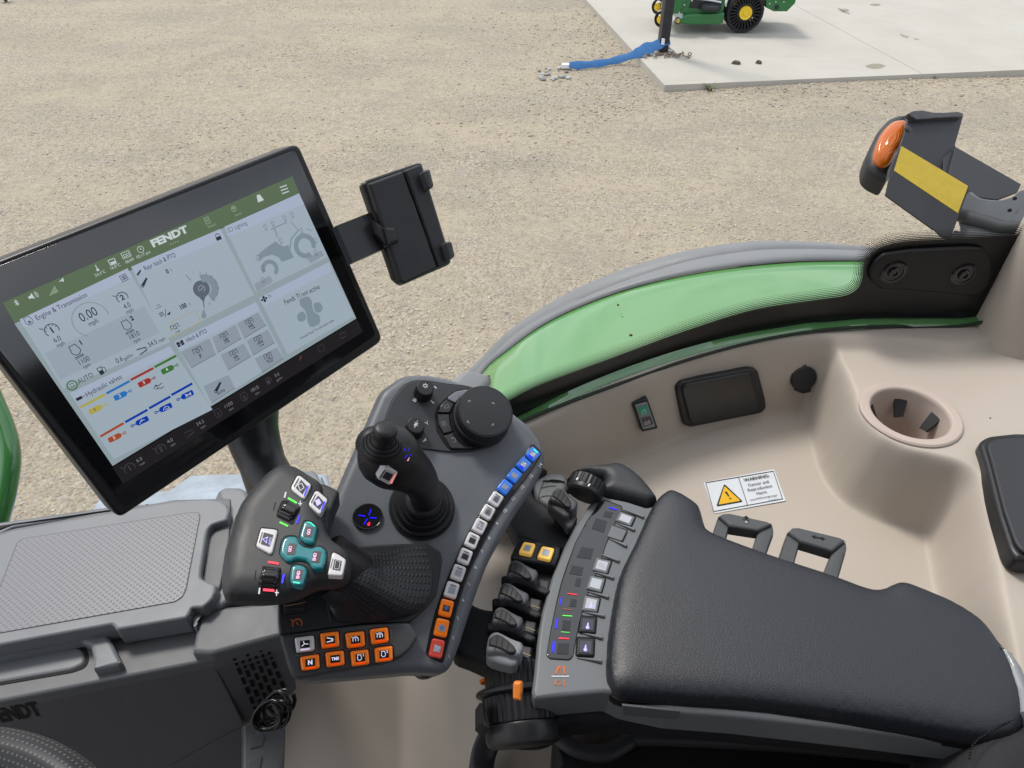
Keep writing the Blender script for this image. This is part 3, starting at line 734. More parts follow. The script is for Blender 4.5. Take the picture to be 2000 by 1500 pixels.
ymax = np.interp(GX, [a for a, _ in GLS], [b_ for _, b_ in GLS]) - .012
GY2 = np.minimum(GY, ymax)   # last rows snap to the sill line
ny, nx = GX.shape; idx = np.arange(ny * nx).reshape(ny, nx)
q = np.stack([idx[:-1, :-1], idx[:-1, 1:], idx[1:, 1:], idx[1:, :-1]], -1)
keep = (GY[:-1, :-1] < ymax[:-1, :-1]) & (dist[:-1, :-1] > CUPR - .009)
q = q[keep]
me = bpy.data.meshes.new("moulded_panel"); L0 = V((.3, .6, 2.3))
vv = np.stack([GX - L0.x, GY2 - L0.y, zb + 3 - L0.z], -1).reshape(-1, 3)
used = np.unique(q); rm = np.full(ny * nx, -1); rm[used] = np.arange(len(used)); q = rm[q]; vv = vv[used]
me.vertices.add(len(vv)); me.vertices.foreach_set('co', vv.ravel()); me.loops.add(q.size); me.loops.foreach_set('vertex_index', q.ravel())
me.polygons.add(len(q)); me.polygons.foreach_set('loop_start', np.arange(len(q)) * 4); me.polygons.foreach_set('use_smooth', np.ones(len(q), bool)); me.update(calc_edges=True)
me.materials.append(BEI); o = bpy.data.objects.new("moulded_panel", me); SC.collection.objects.link(o); o.parent = CAB; WL[o.name] = L0
# cup holder insert
cz = 3 - .575; c3 = V((CUP.x, CUP.y, cz))
b = MB(); b.lathe(c3, (0, 0, 1), [(CUPR - .001, -.012), (CUPR, .0), (CUPR, .002), (CUPR - .002, .0036), (CUPR - .010, .0036), (CUPR - .0125, .002), (CUPR - .014, -.002), (CUPR - .018, -.06), (CUPR - .019, -.075), (.0, -.076)], 64, False, False)
ch_ = b.build("cup_holder", mat("cup_beige", (.47, .395, .35), .5, var=.03), CAB)
for a in (140, 75, 15, 300, 215):
    u = V((math.cos(R(a)), math.sin(R(a)), 0)); s_ = V((-u.y, u.x, 0)); p = c3 + u * (CUPR - .015)
    b = MB(); b.slab([p + s_ * .008 + V((0, 0, -.012)), p - s_ * .008 + V((0, 0, -.012)), p - s_ * .007 - u * .012 + V((0, 0, -.030)), p + s_ * .003 - u * .014 + V((0, 0, -.032))], (-u + V((0, 0, .8))).normalized(), .004, .0008, 2)
    b.build("grip_tab", mat("tab_black", (.03, .03, .033), .5), ch_)
def hpl(pts, lift=.002):
    P = [PD(x, y, HF(x, y)) for x, y in pts]; pl = Pl(P[0], (P[1] - P[0]).cross(P[2] - P[0])); return pl.up(lift)
PLB = mat("plastic_black", (.022, .023, .026), .38, bump=('noise', 500, .15, .0003), var=.1)
GBK = mat("gloss_black", (.012, .012, .014), .18, coat=.3)
def wl(s): return px('W', s)
# blank cover, rocker switch, socket
wp = Pl(PD(1410, 775, HF(1410, 790) - .004), (PD(1500, 760, HF(1500, 775)) - PD(1320, 790, HF(1320, 800))).cross(V((0, .12, 1)))); wp = wp.up(.012)
slab("cover_frame", wl('345,285 365,262 700,198 735,205 770,340 775,385 750,410 410,478 380,465 345,300'), wp, PLB, CAB, .022, .003, r=5)
slab("blank_cover", wl('375,290 395,272 690,215 700,225 738,385 735,398 430,455 412,445 375,305'), wp, mat("cover_black", (.018, .019, .021), .3, coat=.2), CAB, .004, .002, top=.004, r=5)
sp_ = Pl(PD(1258, 812, HF(1258, 820) - .004), wp.n + V((-.12, 0, 0))).up(.009)
sw = slab("rocker_switch", wl('132,362 208,338 258,482 182,498'), sp_, PLB, CAB, .02, .0015, r=2)
slab("switch_face", wl('148,372 205,356 245,472 186,486'), sp_, mat("switch_grey", (.22, .26, .28), .3), sw, .003, .0008, top=.002, r=2)
i1 = Ink(sp_, .0026); i1.raw().poly(wl('160,383 203,370 217,405 173,418')); i1.build("green_window", mat("win_green", (.02, .14, .10), .4, emit=(.02, .2, .13), es=.25), sw)
i1 = Ink(sp_, .0026); i1.raw().poly(wl('176,432 220,420 234,458 192,472')); i1.build("purple_window", mat("win_purple", (.10, .06, .10), .4), sw)
i1 = Ink(sp_, .003); i1.at(*wl('189,400')[0], 15); i1.box(-4, -2, 4, 5, 1).disc(0, -4, 1.4); i1.at(*wl('206,452')[0], 15).box(-5, -2, 5, 4, 1).line([(-3, -5), (-3, -2)], 1).line([(3, -5), (3, -2)], 1); i1.line([(-3, 2), (3, 0)], .8)
i1.build("symbol", mat("sym_white", (.7, .75, .72), .5), sw)
kp_ = Pl(PD(1568, 745, HF(1568, 755) - .012), V((.05, -1, .35)))
cc = kp_.h(1568, 738); b = MB(); b.lathe(cc, kp_.n, [(.0165, -.02), (.0178, .0), (.0178, .0035), (.0165, .005), (0, .0052)], 40); so = b.build("socket_cap", PLB, CAB)
slab("cap_hinge", wl('938,165 962,158 965,185 1000,215 890,225 940,188'), kp_, PLB, so, .003, .0008, top=.003)
slab("cap_tab", wl('905,285 988,275 985,308 945,315 908,300'), kp_, PLB, so, .003, .0008, top=.003, r=1.5)
# black tray at right
tp_ = pl3((1915, 870, .798), (2000, 850, .81), (1960, 1080, .69)).up(.004)
slab("storage_tray", px('P', '1912,862 1930,850 1985,844 2120,850 2150,1090 2010,1096 1986,1090 1972,1070 1950,1000 1925,900'), tp_, PLB, CAB, .02, .005, r=10)
slab("tray_mat", px('P', '1928,868 1940,858 1990,854 2110,860 2130,1075 2012,1082 1996,1074 1984,1058 1962,995 1938,900'), tp_, mat("tray_black", (.035, .037, .042), .5), CAB, .003, .002, top=.005, r=10)
for x, y in ((1448, 896), (1606, 838), (1312, 918), (1770, 905), (1580, 1040), (1934, 817), (1860, 690)):
    p = PD(x, y, HF(x, y)); b = MB(); b.lathe(p + V((0, 0, .0004)), (0, -.3, 1), [(.0011, -.0004), (.0008, .0004), (0, .0005)], 8); b.build("dust_speck", mat("speck_dark", (.06, .05, .04), .9), CAB)
# warning sticker
hp = hpl([(1385, 950), (1520, 925), (1400, 1000)], .0016)
ST = slab("warning_sticker", px('P', '1374,942 1512,916 1535,978 1395,1003'), hp, mat("sticker_white", (.62, .66, .70), .35), None, .0006, .0002, r=3)
tag(ST, 'white rectangular warning sticker with yellow triangle on the beige shelf', 'sticker')
SB = mat("print_black", (.012, .012, .014), .5)
i1 = Ink(hp, .0006); q4 = wl('484,738 806,683 850,815 522,875'); q4b = [(a, b_) for a, b_ in q4]
i1.raw().line(q4b, 1.1, True); i1.line(wl('640,712 684,846'), 1.1); i1.poly(rnd(wl('572,743 662,828 534,851'), 4))
i1.build("border", SB, ST)
i1 = Ink(hp, .0009); i1.raw().poly(rnd(wl('573,754 650,824 545,843'), 2)); i1.build("triangle", mat("sign_yellow", (.72, .42, .01), .45), ST)
an_ = math.degrees(math.atan2(916 - 942, 138)) * -1
i1 = Ink(hp, .0012); i1.at(*wl('590,797')[0], an_ + 2); i1.poly([(-2.4, -9), (2.4, -9), (1.2, 4), (-1.2, 4)]).disc(0, 9, 2.3, ry=1.7)
for s_, pos, h, bo in (("WARNING:", '727,715', 8.0, .016), ("Cancer and", '735,741', 7.2, .004), ("Reproductive", '742,763', 7.2, .004), ("Harm", '750,785', 7.2, .004), ("www.P65Warnings.ca.gov", '760,808', 4.2, .008), ("H218890040017A", '806,819', 2.4, 0)):
    i1.at(*wl(pos)[0], an_, 1, .95); i1.text(s_, 0, 0, h, bo, wx=.95 if h > 4 else .92)
i1.build("lettering", SB, ST)

# ---------- side window: glass edge print, clear pane, sill, cover plate
SW = thing("side_window", 'curved cab side window with black printed glass edge', 'window', HW(1400, 640))
top_c = px('P', '900,835 987,788 1057,752 1189,703 1330,651 1471,607 1600,587 1652,579 1678,563 1687,540 1690,513 1706,492 1739,479 1780,473 1843,470 1947,466 2000,457 2070,440')
low_c = px('P', '925,858 1020,809 1142,750 1283,697 1424,658 1565,633 1600,630 1682,623 1700,623 1725,622 1753,622 1790,622 1830,622 1895,620 1947,604 1971,582 2000,540 2070,500')
n_ = 90; A_ = resamp(cr([V((*p, 0)) for p in top_c], 6), n_); B_ = []
Lc = cr([V((*p, 0)) for p in low_c], 6)
B_ = resamp(Lc, n_)
rows = [[HW(*(A_[i].lerp(B_[i], k / 5))[:2]) for i in range(n_)] for k in range(6)]
FM = mat("frit_black", (.008, .008, .009), .3)
b = MB(); b.grid(rows); fr = b.build("frit_band", FM, SW, ang=80, wn=False)
b = MB(); A2 = resamp(cr([V((*p, 0)) for p in top_c], 8), 420)
for i in range(1, 419):
    t = (A2[i + 1] - A2[i - 1]).normalized(); nn = V((t.y, -t.x, 0))
    if nn.y > 0 and abs(t.x) > .2: nn = -nn
    if abs(t.x) <= .2: nn = V((-1, 0, 0)) if nn.x > 0 else nn
    for j in range(7):
        p = A2[i] + t * (2.0 * (j % 2)) + nn * (1.2 + j * 3.3); r = 2.15 - j * .24
        if i % 1 == 0:
            c = HW(p.x, p.y, -.0008); u = (HW(p.x + 2, p.y, -.0008) - c).normalized(); k = .00068
            b.poly([c + (u * math.cos(a) + V((0, 0, 1)) * math.sin(a)) * r * k for a in [6.283 * m_ / 6 for m_ in range(6)]])
b.build("frit_dots", FM, SW, wn=False, smooth=False)
# clear pane
tm2 = bpy.data.materials.new("clear_glass"); tm2.use_nodes = True; t2 = tm2.node_tree; t2.nodes.clear()
o2 = N(t2, "ShaderNodeOutputMaterial"); g2 = N(t2, "ShaderNodeBsdfTransparent"); g2.inputs[0].default_value = (1, 1, 1, 1); t2.links.new(g2.outputs[0], o2.inputs[0])
b = MB(); xs_ = np.linspace(-.55, .95, 60)
b.grid([[V((x, float(icr(GLS, x)) + .001, 3 + z_)) for x in xs_] for z_ in (-.60, -.3, 0, .32)]); b.build("glass_pane", tm2, SW, ang=80, wn=False)
# sill of the cab frame (thin painted green edge below the print)
sl_low = px('P', '930,872 1031,817 1189,756 1330,706 1471,667 1612,643 1753,636 1784,640 1843,638 1895,633 1947,618 1969,596 1990,560 2040,520')
A3 = resamp(Lc, 100); B3 = resamp(cr([V((*p, 0)) for p in sl_low], 6), 100)
b = MB(); b.grid([[HW(p.x, p.y, .004) for p in A3], [HW(p.x, p.y, -.001) for p in A3], [HW(*(p.lerp(q_, .5))[:2], -.007) for p, q_ in zip(A3, B3)], [HW(q_.x, q_.y, -.014) for q_ in B3], [HW(q_.x, q_.y, -.014) + V((0, 0, -.03)) for q_ in B3]])
b.build("sill", FG, SW, ang=80, wn=False)
b = MB(); b.tube([HW(q_.x, q_.y + 1, -.016) for q_ in B3], .0022, 8); b.build("sill_seal", mat("seal_dark", (.02, .03, .02), .6), SW, ang=80)
cp_ = Pl(HW(1820, 540, -.006), (HW(1700, 540) - HW(1930, 540)).cross(V((0, 0, 1)))).up(.003)
pl_c = slab("hinge_cover", px('K', '290,1010 320,950 370,915 520,895 850,880 930,885 970,930 975,1010 950,1100 900,1140 840,1148 520,1120 340,1110 290,1060'), cp_, mat("cover_matt", (.012, .012, .013), .45), SW, .006, .003, r=6)
for k_ in ('420,1015', '815,1028'):
    p = cp_.h(*px('K', k_)[0]); b = MB(); b.lathe(p, cp_.n, [(.017, 0), (.017, .0006), (.0145, .0016), (.012, .0016), (.0115, .0006), (.0075, .0006), (.0075, .0030), (.0065, .0038), (.0035, .0038), (.003, .002), (0, .002)], 32); b.build("cap_screw", GBK, pl_c)
# beige corner post at the right edge
b = MB(); cpx = PD(2012, 640, .93); b.grid([[V((cpx.x + .045 * math.cos(a) * s1, cpx.y + .03 + .05 * math.sin(a) * s1, 3 + z_)) for a in [R(k * 15) for k in range(25)]] for z_, s1 in ((-.62, 1.35), (-.575, 1.12), (-.55, 1.0), (-.3, .95), (.3, 1.0))], closed=False)
tag(b.build("cab_corner_post", BEI, ang=80), 'beige rounded cab corner post at the edge by the side window', 'post')
# grey plastic nose sticking out over the fender, behind the console
ns = pl3((900, 735, .95), (960, 740, .98), (930, 770, .93))
slab("mirror_foot", px('P', '880,742 905,718 925,720 958,728 966,738 964,745 948,760 935,770 900,780'), ns, mat("nose_grey", (.20, .21, .22), .5, var=.05), SW, .05, .012, r=8, seg=4)
# cab roof and rear wall, out of view, that shade the cab
b = MB(); b.box((0, -.40, 3.62), 2.2, 1.62, .06, bev=.02)
tag(b.build("cab_roof", mat("roof_lining", (.30, .29, .27), .8)), 'grey lined cab roof above the driver', 'roof')
b = MB(); b.box((1.22, -.35, 2.2), .05, 1.7, 1.42, bev=.01)  # unseen panel added so the display glass mirrors dark below, sky above
tag(b.build("unseen_rear_panel", mat("rear_dark", (.03, .03, .032), .8)), 'dark unseen panel added behind the seat to darken the display reflection', 'cab panel')
b = MB(); b.box((0, -1.2, 2.2), 2.3, .05, 2.2, bev=.01); b.box((0, -.3, 1.5), 2.2, 1.7, .05, bev=.01)
tag(b.build("cab_floor", mat("floor_dark", (.05, .05, .05), .8)), 'dark cab floor and door panel beside the driver', 'floor')
# ================= CONTROL CONSOLE =================
CPL = pl3((600, 1250, .575), (860, 1270, .60), (1000, 800, .72))
GREY = mat("console_grey", (.125, .136, .152), .40, bump=('noise', 900, .12, .0002), var=.09, vs=14)
DGR = mat("panel_dark", (.020, .022, .025), .5, bump=('noise', 900, .12, .0002), var=.04)
RUB = mat("rubber_black", (.014, .0145, .017), .42, bump=('noise', 700, .15, .0002))
SEAM = mat("seam_black", (.004, .004, .005), .7)
WBT = mat("button_white", (.62, .61, .63), .3, coat=.3)
OBT = mat("button_orange", (.75, .17, .01), .25, coat=.5, emit=(.9, .18, .01), es=.12)
BBT = mat("button_blue", (.03, .17, .62), .25, coat=.5, emit=(.02, .15, .8), es=.15)
YBT = mat("button_amber", (.85, .52, .10), .25, coat=.4, emit=(1, .6, .12), es=.25)
TBT = mat("button_teal", (.015, .20, .23), .22, coat=.6)
RBT = mat("button_red", (.50, .06, .05), .25, coat=.4, emit=(.6, .05, .03), es=.12)
WIN = mat("button_window", (.035, .038, .05), .25)
WPR = mat("print_white", (.62, .64, .68), .5)
LIL = glow("glow_lilac", (.50, .45, 1.0), .75)
ORP = mat("print_orange", (.55, .13, .03), .5)
GBL = glow("glow_blue", (.01, .01, 1.0), 1.0); GRD = glow("glow_red", (1.0, .02, .06), .9); GGR = glow("glow_green", (.10, .9, .08), .8); GTL = glow("glow_teal", (.05, .8, .55), .8)
CON = thing("control_console", 'grey curved control console with lit button strip, knobs and rotary dial', 'control panel', CPL.h(850, 1000))
# body
body = px('P', '788,728 830,726 880,735 958,767 1038,828 1062,862 1070,892 1060,925 1040,960 1010,1003 985,1045 958,1095 938,1145 918,1205 900,1262 884,1302 868,1316 812,1312 700,1322 600,1330 580,1318 560,1290 550,1200 560,1100 600,1060 640,1010 648,975 672,920 705,845 742,760')
b = MB(); b.slab([CPL.h(x, y) for x, y in rnd(body, 14)], CPL.n, .040, .010, 5); b.build("body", GREY, CON)
# under-frame
b = MB(); b.slab([CPL.h(x, y, -.038) for x, y in rnd(px('P', '800,760 960,800 1030,880 960,1040 900,1180 850,1290 700,1300 600,1290 600,1150 680,960 740,800'), 12)], CPL.n, .03, .006, 3)
for x, y in ((828, 1300),): b.lathe(CPL.h(x, y, -.055), CPL.n, [(.012, 0), (.012, .02)], 20)
b.build("underside", DGR, CON)
# upper dark panel, with a fine seam
def J(s): return px('J', s)
up = J('415,450 470,300 545,200 620,160 720,158 880,185 1010,195 1130,235 1230,262 1300,330 1345,420 1335,500 1270,610 1180,655 1050,685 900,688 760,672 560,650 425,600 400,520')
SP = mat("panel_slate", (.040, .044, .050), .42, bump=('noise', 900, .12, .0002), var=.05)
slab("seam_plate", rnd(up, 10), CPL, SEAM, CON, .003, .0004, top=.0006)
i_ = [(CPL.h(x, y)) for x, y in up]
def shrink(pts, k):
    cx = sum(p[0] for p in pts) / len(pts); cy = sum(p[1] for p in pts) / len(pts); o = []
    for x, y in pts:
        d = math.hypot(x - cx, y - cy); o.append((cx + (x - cx) * (1 - k / d), cy + (y - cy) * (1 - k / d)))
    return o
TPN = slab("top_panel", rnd(shrink(up, 1.4), 10), CPL, SP, CON, .003, .0008, top=.0022)
# soft-key fan around the dial
fan = J('870,290 930,240 1020,222 1110,238 1230,262 1300,330 1335,420 1320,510 1250,590 1180,640 1050,665 900,668 850,610 800,520 790,400 810,350')
slab("key_seam", rnd(shrink(fan, -1.5), 8), CPL, SEAM, CON, .002, .0004, top=.0030)
for nm, q, mt in (("key_light", '882,282 935,242 1010,226 1080,238 1010,262 965,292 935,325 885,300', mat("key_satin", (.20, .205, .24), .3)), ("key_return", '868,300 925,332 895,398 806,396 830,345', GBK), ("key_grid", '804,408 893,408 900,480 925,530 850,552 812,490', GBK), ("key_back", '848,566 928,538 960,590 1010,635 1090,655 1000,662 905,660', GBK)):
    slab("soft_key", rnd(J(q), 2.5), CPL, mt, CON, .0025, .0009, top=.0048)
i1 = Ink(CPL, .0052)
i1.at(*J('870,352')[0], 25).box(-4, -3, 4, 3, .9).line([(-6, 0), (-3, 3)], .9)
i1.at(*J('853,477')[0], 22)
for a in range(3):
    for c_ in range(3): i1.rect(-5 + a * 3.6, -5 + c_ * 3.6, -3 + a * 3.6, -3 + c_ * 3.6)
i1.at(*J('925,597')[0], 22).line([(-3, 4), (3, 4), (3, -4), (-3, -4)], 1.1).line([(-3, -4), (-1, -6)], 1.1).line([(-3, -4), (-1, -2)], 1.1)
i1.at(*J('965,270')[0], 25).line([(-3, 0), (3, 0)], .8).line([(0, -3), (0, 3)], .8)
i1.build("key_symbols", mat("sym_grey", (.22, .22, .30), .5), CON)
# rotary dial
dc = CPL.h(*J('1125,440')[0], .005); up_ = CPL.n
mpx = (dc - EYE).dot(V((0, CP_, -SP_))) / F_PX
rd = 55 * mpx
b = MB(); b.lathe(dc, up_, [(rd * 1.04, -.004), (rd * 1.05, .001), (rd * 1.03, .005), (rd * .99, .006), (rd * .99, .013), (rd, .0145), (rd * .99, .017), (rd * .955, .0185), (rd * .93, .0185)], 96, cap1=False)
DI = b.build("rotary_dial", PLB, CON)
b = MB(); b.lathe(dc, up_, [(rd * .935, .016), (rd * .935, .0182), (rd * .91, .0190), (rd * .6, .0196), (0, .0198)], 96); b.build("dial_top", mat("dial_top", (.028, .031, .034), .38, bump=('noise', 900, .1, .0002)), DI)
i1 = Ink(Pl(dc + up_ * .0199, up_), .0002)
for q, a in (('1037,312', 115), ('1213,327', 65), ('1028,465', 205), ('1210,485', -40)):
    i1.at(*J(q)[0], 0); c_, s_ = math.cos(R(a)), math.sin(R(a)); T = lambda u, v: (c_ * u - s_ * v, -(s_ * u + c_ * v))
    i1.line([T(-2.4, 2.4), T(0, 0)] if 0 else [T(-1.4, 2.8), T(1.2, 0)], .8).line([T(1.2, 0), T(-1.4, -2.8)], .8)
i1.build("dial_arrows", WPR, DI)
# two small knobs
for nm, q, sym in (("ac", '715,215', 0), ("fan", '647,490', 1)):
    kc = CPL.h(*J(q)[0], .016) - up_ * .016; b = MB(); kr = 17.2 * mpx * 1.02
    b.lathe(kc, up_, [(kr * 1.04, .0015), (kr * 1.04, .004), (kr, .005), (kr * .99, .006), (kr * .97, .0145), (kr * .92, .0160), (kr * .85, .0162)], 96, teeth=((3, 4), .0006), cap1=False)
    kb = b.build("knob", RUB, CON)
    b = MB(); b.lathe(kc, up_, [(kr * .86, .015), (kr * .84, .0166), (0, .0168)], 48); b.build("knob_cap", PLB, kb)
    i1 = Ink(Pl(kc + up_ * .0168, up_), .0002); i1.at(*J(('715,200', '647,482')[sym])[0], 20)
    if not sym:
        i1.arc(0, 0, 3, 1.3, 0, 360, 16)
        for a in range(6): i1.line([(3 * math.cos(a * 1.047), 3 * math.sin(a * 1.047)), (5.3 * math.cos(a * 1.047), 5.3 * math.sin(a * 1.047))], 1.3)
    else: i1.poly([(-6, -1), (-1, -1), (-1, -6), (2, -1), (6, 1), (1, 1), (2, 6), (-1, 2), (-6, 4), (-3, 0)]); i1.line([(-6, 6), (6, -6)], 1)
    i1.build("symbol", WPR, kb)
i1 = Ink(CPL, .0026)
i1.at(*J('788,212')[0], 20).poly([(-2, -3), (1, -3), (1, 0), (3, 2), (0, 3), (-1, 0)])
i1.at(*J('638,305')[0], 20).arc(0, 0, 3, .9, 0, 360, 10).disc(-3, -1, 1.3).disc(3, -1, 1.3).disc(0, 3, 1.3).disc(0, 0, 1.2)
i1.at(*J('768,320')[0], -40).poly([(-5, -.6), (3, -1.6), (4, 0), (3, 1.6), (-5, .6)])
i1.at(*J('725,472')[0], 20).line([(-3, -2), (0, 1), (3, -3)], 1.1).line([(0, 1), (1, 4)], 1)
i1.at(*J('705,598')[0], 0).poly([(4, -5), (4.5, 1), (-4, 4.5)])
i1.build("panel_symbols", WPR, CON)

# touch disc with arrows
tcn = CPL.h(*J('292,1160')[0], .0015); b = MB(); b.lathe(tcn, up_, [(.0118, -.001), (.0118, .001), (.0112, .0016), (.0106, .0012), (0, .0010)], 64, sx=1.12, xr=CPL.fr(718, 1009, 15)[1]); TD = b.build("touch_disc", GBK, CON)
i1 = Ink(CPL, .0030)
for q, a in (('310,1127', 70), ('250,1152', -8), ('333,1168', -4), ('278,1195', 60)): i1.at(*J(q)[0], a).line([(-6, 0), (6, 0)], 2.0)
i1.build("blue_marks", GBL, TD)
i1 = Ink(CPL, .0032); i1.at(*J('305,1205')[0], 65).line([(-5, 0), (1, 0)], 2.6).disc(4, 0, 0).disc(-3, 0, 3); i1.build("red_mark", GRD, TD)

# button strip along the curved edge
def lz(s): return px('L', s)
strip = lz('30,1035 50,940 78,830 112,735 150,640 186,560 225,480 262,412 305,340 350,275 400,210 450,150 500,90 535,28 552,20 590,58 592,72 545,150 500,210 455,268 415,325 372,390 335,455 300,520 262,600 228,682 200,770 175,860 150,960 120,1075 105,1082 42,1050')
slab("strip_seam", rnd(shrink(strip, -2.0), 4), CPL, SEAM, CON, .003, .0006, top=.0008)
slab("strip_bed", rnd(strip, 3), CPL, GBK, CON, .002, .0012, top=.0016)
cen = lz('85,1015 108,914 130,818 157,730 189,646 222,566 257,488 294,418 333,349 373,286 417,226 463,170 508,115 554,66')
kinds = [RBT, OBT, OBT] + [WBT] * 7 + [BBT] * 4
SLV = mat("window_silver", (.30, .33, .40), .3)
for i, (x, y) in enumerate(cen):
    a_ = cen[max(0, i - 1)]; c_ = cen[min(13, i + 1)]; tx, ty = c_[0] - a_[0], c_[1] - a_[1]; ang = math.degrees(math.atan2(-ty, tx)) - 90
    pitch = math.hypot(tx, ty) / (2 if 0 < i < 13 else 1)
    hh = pitch * .46; ww = 14.6 - 3.0 * i / 13
    o_, ux, uy, k_ = CPL.fr(x, y, ang, .005)
    L_ = (CPL.h(a_[0], a_[1]) - CPL.h(c_[0], c_[1])).length / (2 if 0 < i < 13 else 1) * .43; W_ = .0057
    rp2 = rnd([(-W_, -L_), (W_, -L_), (W_, L_), (-W_, L_)], .0022, 3)
    b = MB(); b.slab([o_ + ux * p + uy * q for p, q in rp2], up_, .004, .0014, 3); bt = b.build("strip_button", kinds[i], CON)
    i1 = Ink(CPL, .0054); i1.at(x, y, ang); wpx = W_ / k_; lpx = L_ / k_
    i1.rect(-wpx * .52, -lpx * .30, wpx * .52, lpx * .42)
    i1.build("button_window", WIN if i in (2, 5, 6) else SLV, bt)
    sy = Ink(CPL, .0058); sy.at(x, y, ang)
    if i in (0,): sy.at(x, y, ang + 90).text("STOP", 0, -2.6, 3.6, .03).text("DIR", 0, 2.6, 3.6, .03); sy.build("symbol", WPR, bt)
    elif i in (1, 2): sy.arc(0, 0, 3.6, 1).arc(0, 0, 1.3, 1); sy.line([(-3, 3), (3, -3)], .8); sy.build("symbol", mat("sym_blue", (.18, .22, .45), .4), bt)
    elif i == 7: sy.line([(0, -4), (-1, 1), (-4, 3)], 1.2).line([(-1, 1), (4, 4)], 1.2); sy.build("symbol", WPR, bt)
    elif i in (8, 9): sy.box(-3.5, -4, 3.5, 4, .8).box(-1.5, -2, 1.5, 2, .8); sy.build("symbol", SB, bt)
    elif i in (12, 13): sy.line([(-3, 5), (2, -4), (3, 4)], 1.5).line([(-3, 5), (3, 4)], 1.3); sy.build("symbol", mat("sym_light", (.75, .8, .9), .4), bt)
    elif i in (10, 11): sy.box(-3, -3, 3, 4, .9); sy.build("symbol", mat("sym_dim", (.35, .38, .52), .4), bt)
    m2 = Ink(CPL, .0058); m2.at(x, y, ang).rect(-wpx * .45, lpx * .55, wpx * .45, lpx * .74)
    if i in (12, 13): m2.build("light_bar", GBL, bt)
    if i == 13: m2 = Ink(CPL, .0058); m2.at(x, y, ang).rect(-wpx * .5, -lpx * .78, wpx * .4, -lpx * .5); m2.build("light_bar", GTL, bt)
    if i > 2 and i < 10: m2 = Ink(CPL, .0058); m2.at(x, y, ang).rect(-wpx * .45, -lpx * .62, wpx * .45, -lpx * .5); m2.build("bar_mark", mat("mark_dark", (.05, .05, .06), .5), bt)
nums = '143,1056 162,964 185,868 211,782 240,702 272,620 305,543 339,478 378,407 416,345 457,285 499,228 542,176 588,122'
i1 = Ink(CPL, .0003)
for n_i, (x, y) in enumerate(lz(nums)):
    i1.at(x, y, 12 + n_i * 3.0).text(str(n_i + 1), 0, 0, 7.0 if n_i > 8 else 6.2, .01)
i1.build("key_numbers", WPR, CON)

# lower button pod (eight keys) and thumbwheel shelf
PPL = CPL.up(.010)
def g3(s): return px('G', s)
slab("pod_shelf", rnd(g3('368,870 560,800 780,560 1060,545 1240,540 1325,590 1335,640 1300,850 1230,930 1140,1010 900,1010 500,1065 380,1082 370,1000'), 6), PPL, mat("shelf_dark", (.017, .019, .023), .5, bump=('noise', 900, .12, .0002)), CON, .015, .002, top=-.001)
pod = slab("button_pod", rnd(g3('378,1080 500,1066 700,1036 900,1014 1140,1005 1195,1090 1140,1170 1090,1210 1000,1245 800,1280 620,1312 500,1338 465,1325 440,1290 400,1160'), 7), PPL, mat("pod_grey", (.050, .054, .060), .5, bump=('noise', 900, .12, .0002)), CON, .018, .003, top=.0015, seg=4)
keys = [('465,1095 580,1080 585,1170 478,1185', WBT, 'Y'), ('615,1070 725,1056 732,1145 625,1160', OBT, 'pedal'), ('762,1068 875,1055 882,1145 775,1158', OBT, 'g1'), ('907,1045 1015,1032 1022,1120 918,1135', OBT, 'g2'),
        ('497,1208 610,1190 615,1275 508,1290', OBT, 'N'), ('645,1182 755,1168 762,1255 655,1270', OBT, 'TMS'), ('793,1175 900,1162 908,1250 803,1264', OBT, 'e1'), ('935,1155 1042,1142 1045,1228 942,1242', OBT, 'e2')]
def gauge(i1, n, r=5.5, w=1.1):
    i1.arc(0, .6, r, w, -35, 215, 18)
    for a in (20, 55, 90, 125, 160): i1.line([(r * math.cos(R(a)), .6 - r * math.sin(R(a))), (r * .72 * math.cos(R(a)), .6 - r * .72 * math.sin(R(a)))], w * .8)
    i1.line([(-r * 1.35, -r * .95), (-r * .95, -r * .6)], w)
    if n: i1.text(n, 0, .9, r * 1.0, .03)
def engine(i1, n, r=5.0, w=1.2, lab=True):
    i1.arc(0, 1, r * .8, w, -215, 35, 18).line([(-r * .66, -r * .35), (-r * .66, -r * 1.0), (r * .5, -r * 1.0), (r * .66, -r * .35)], w)
    if n: i1.text(n, r * 1.5 if lab else 0, -r * .7 if lab else r * .25, r * .9, .04)
def pedal(i1, w=1.2): i1.line([(-6, -4), (5, -1)], w * 1.4).arc(4, 0, 1.6, w).line([(-6, 4), (5, 2.6)], w * 1.4)
BP2 = PPL.up(.0015)
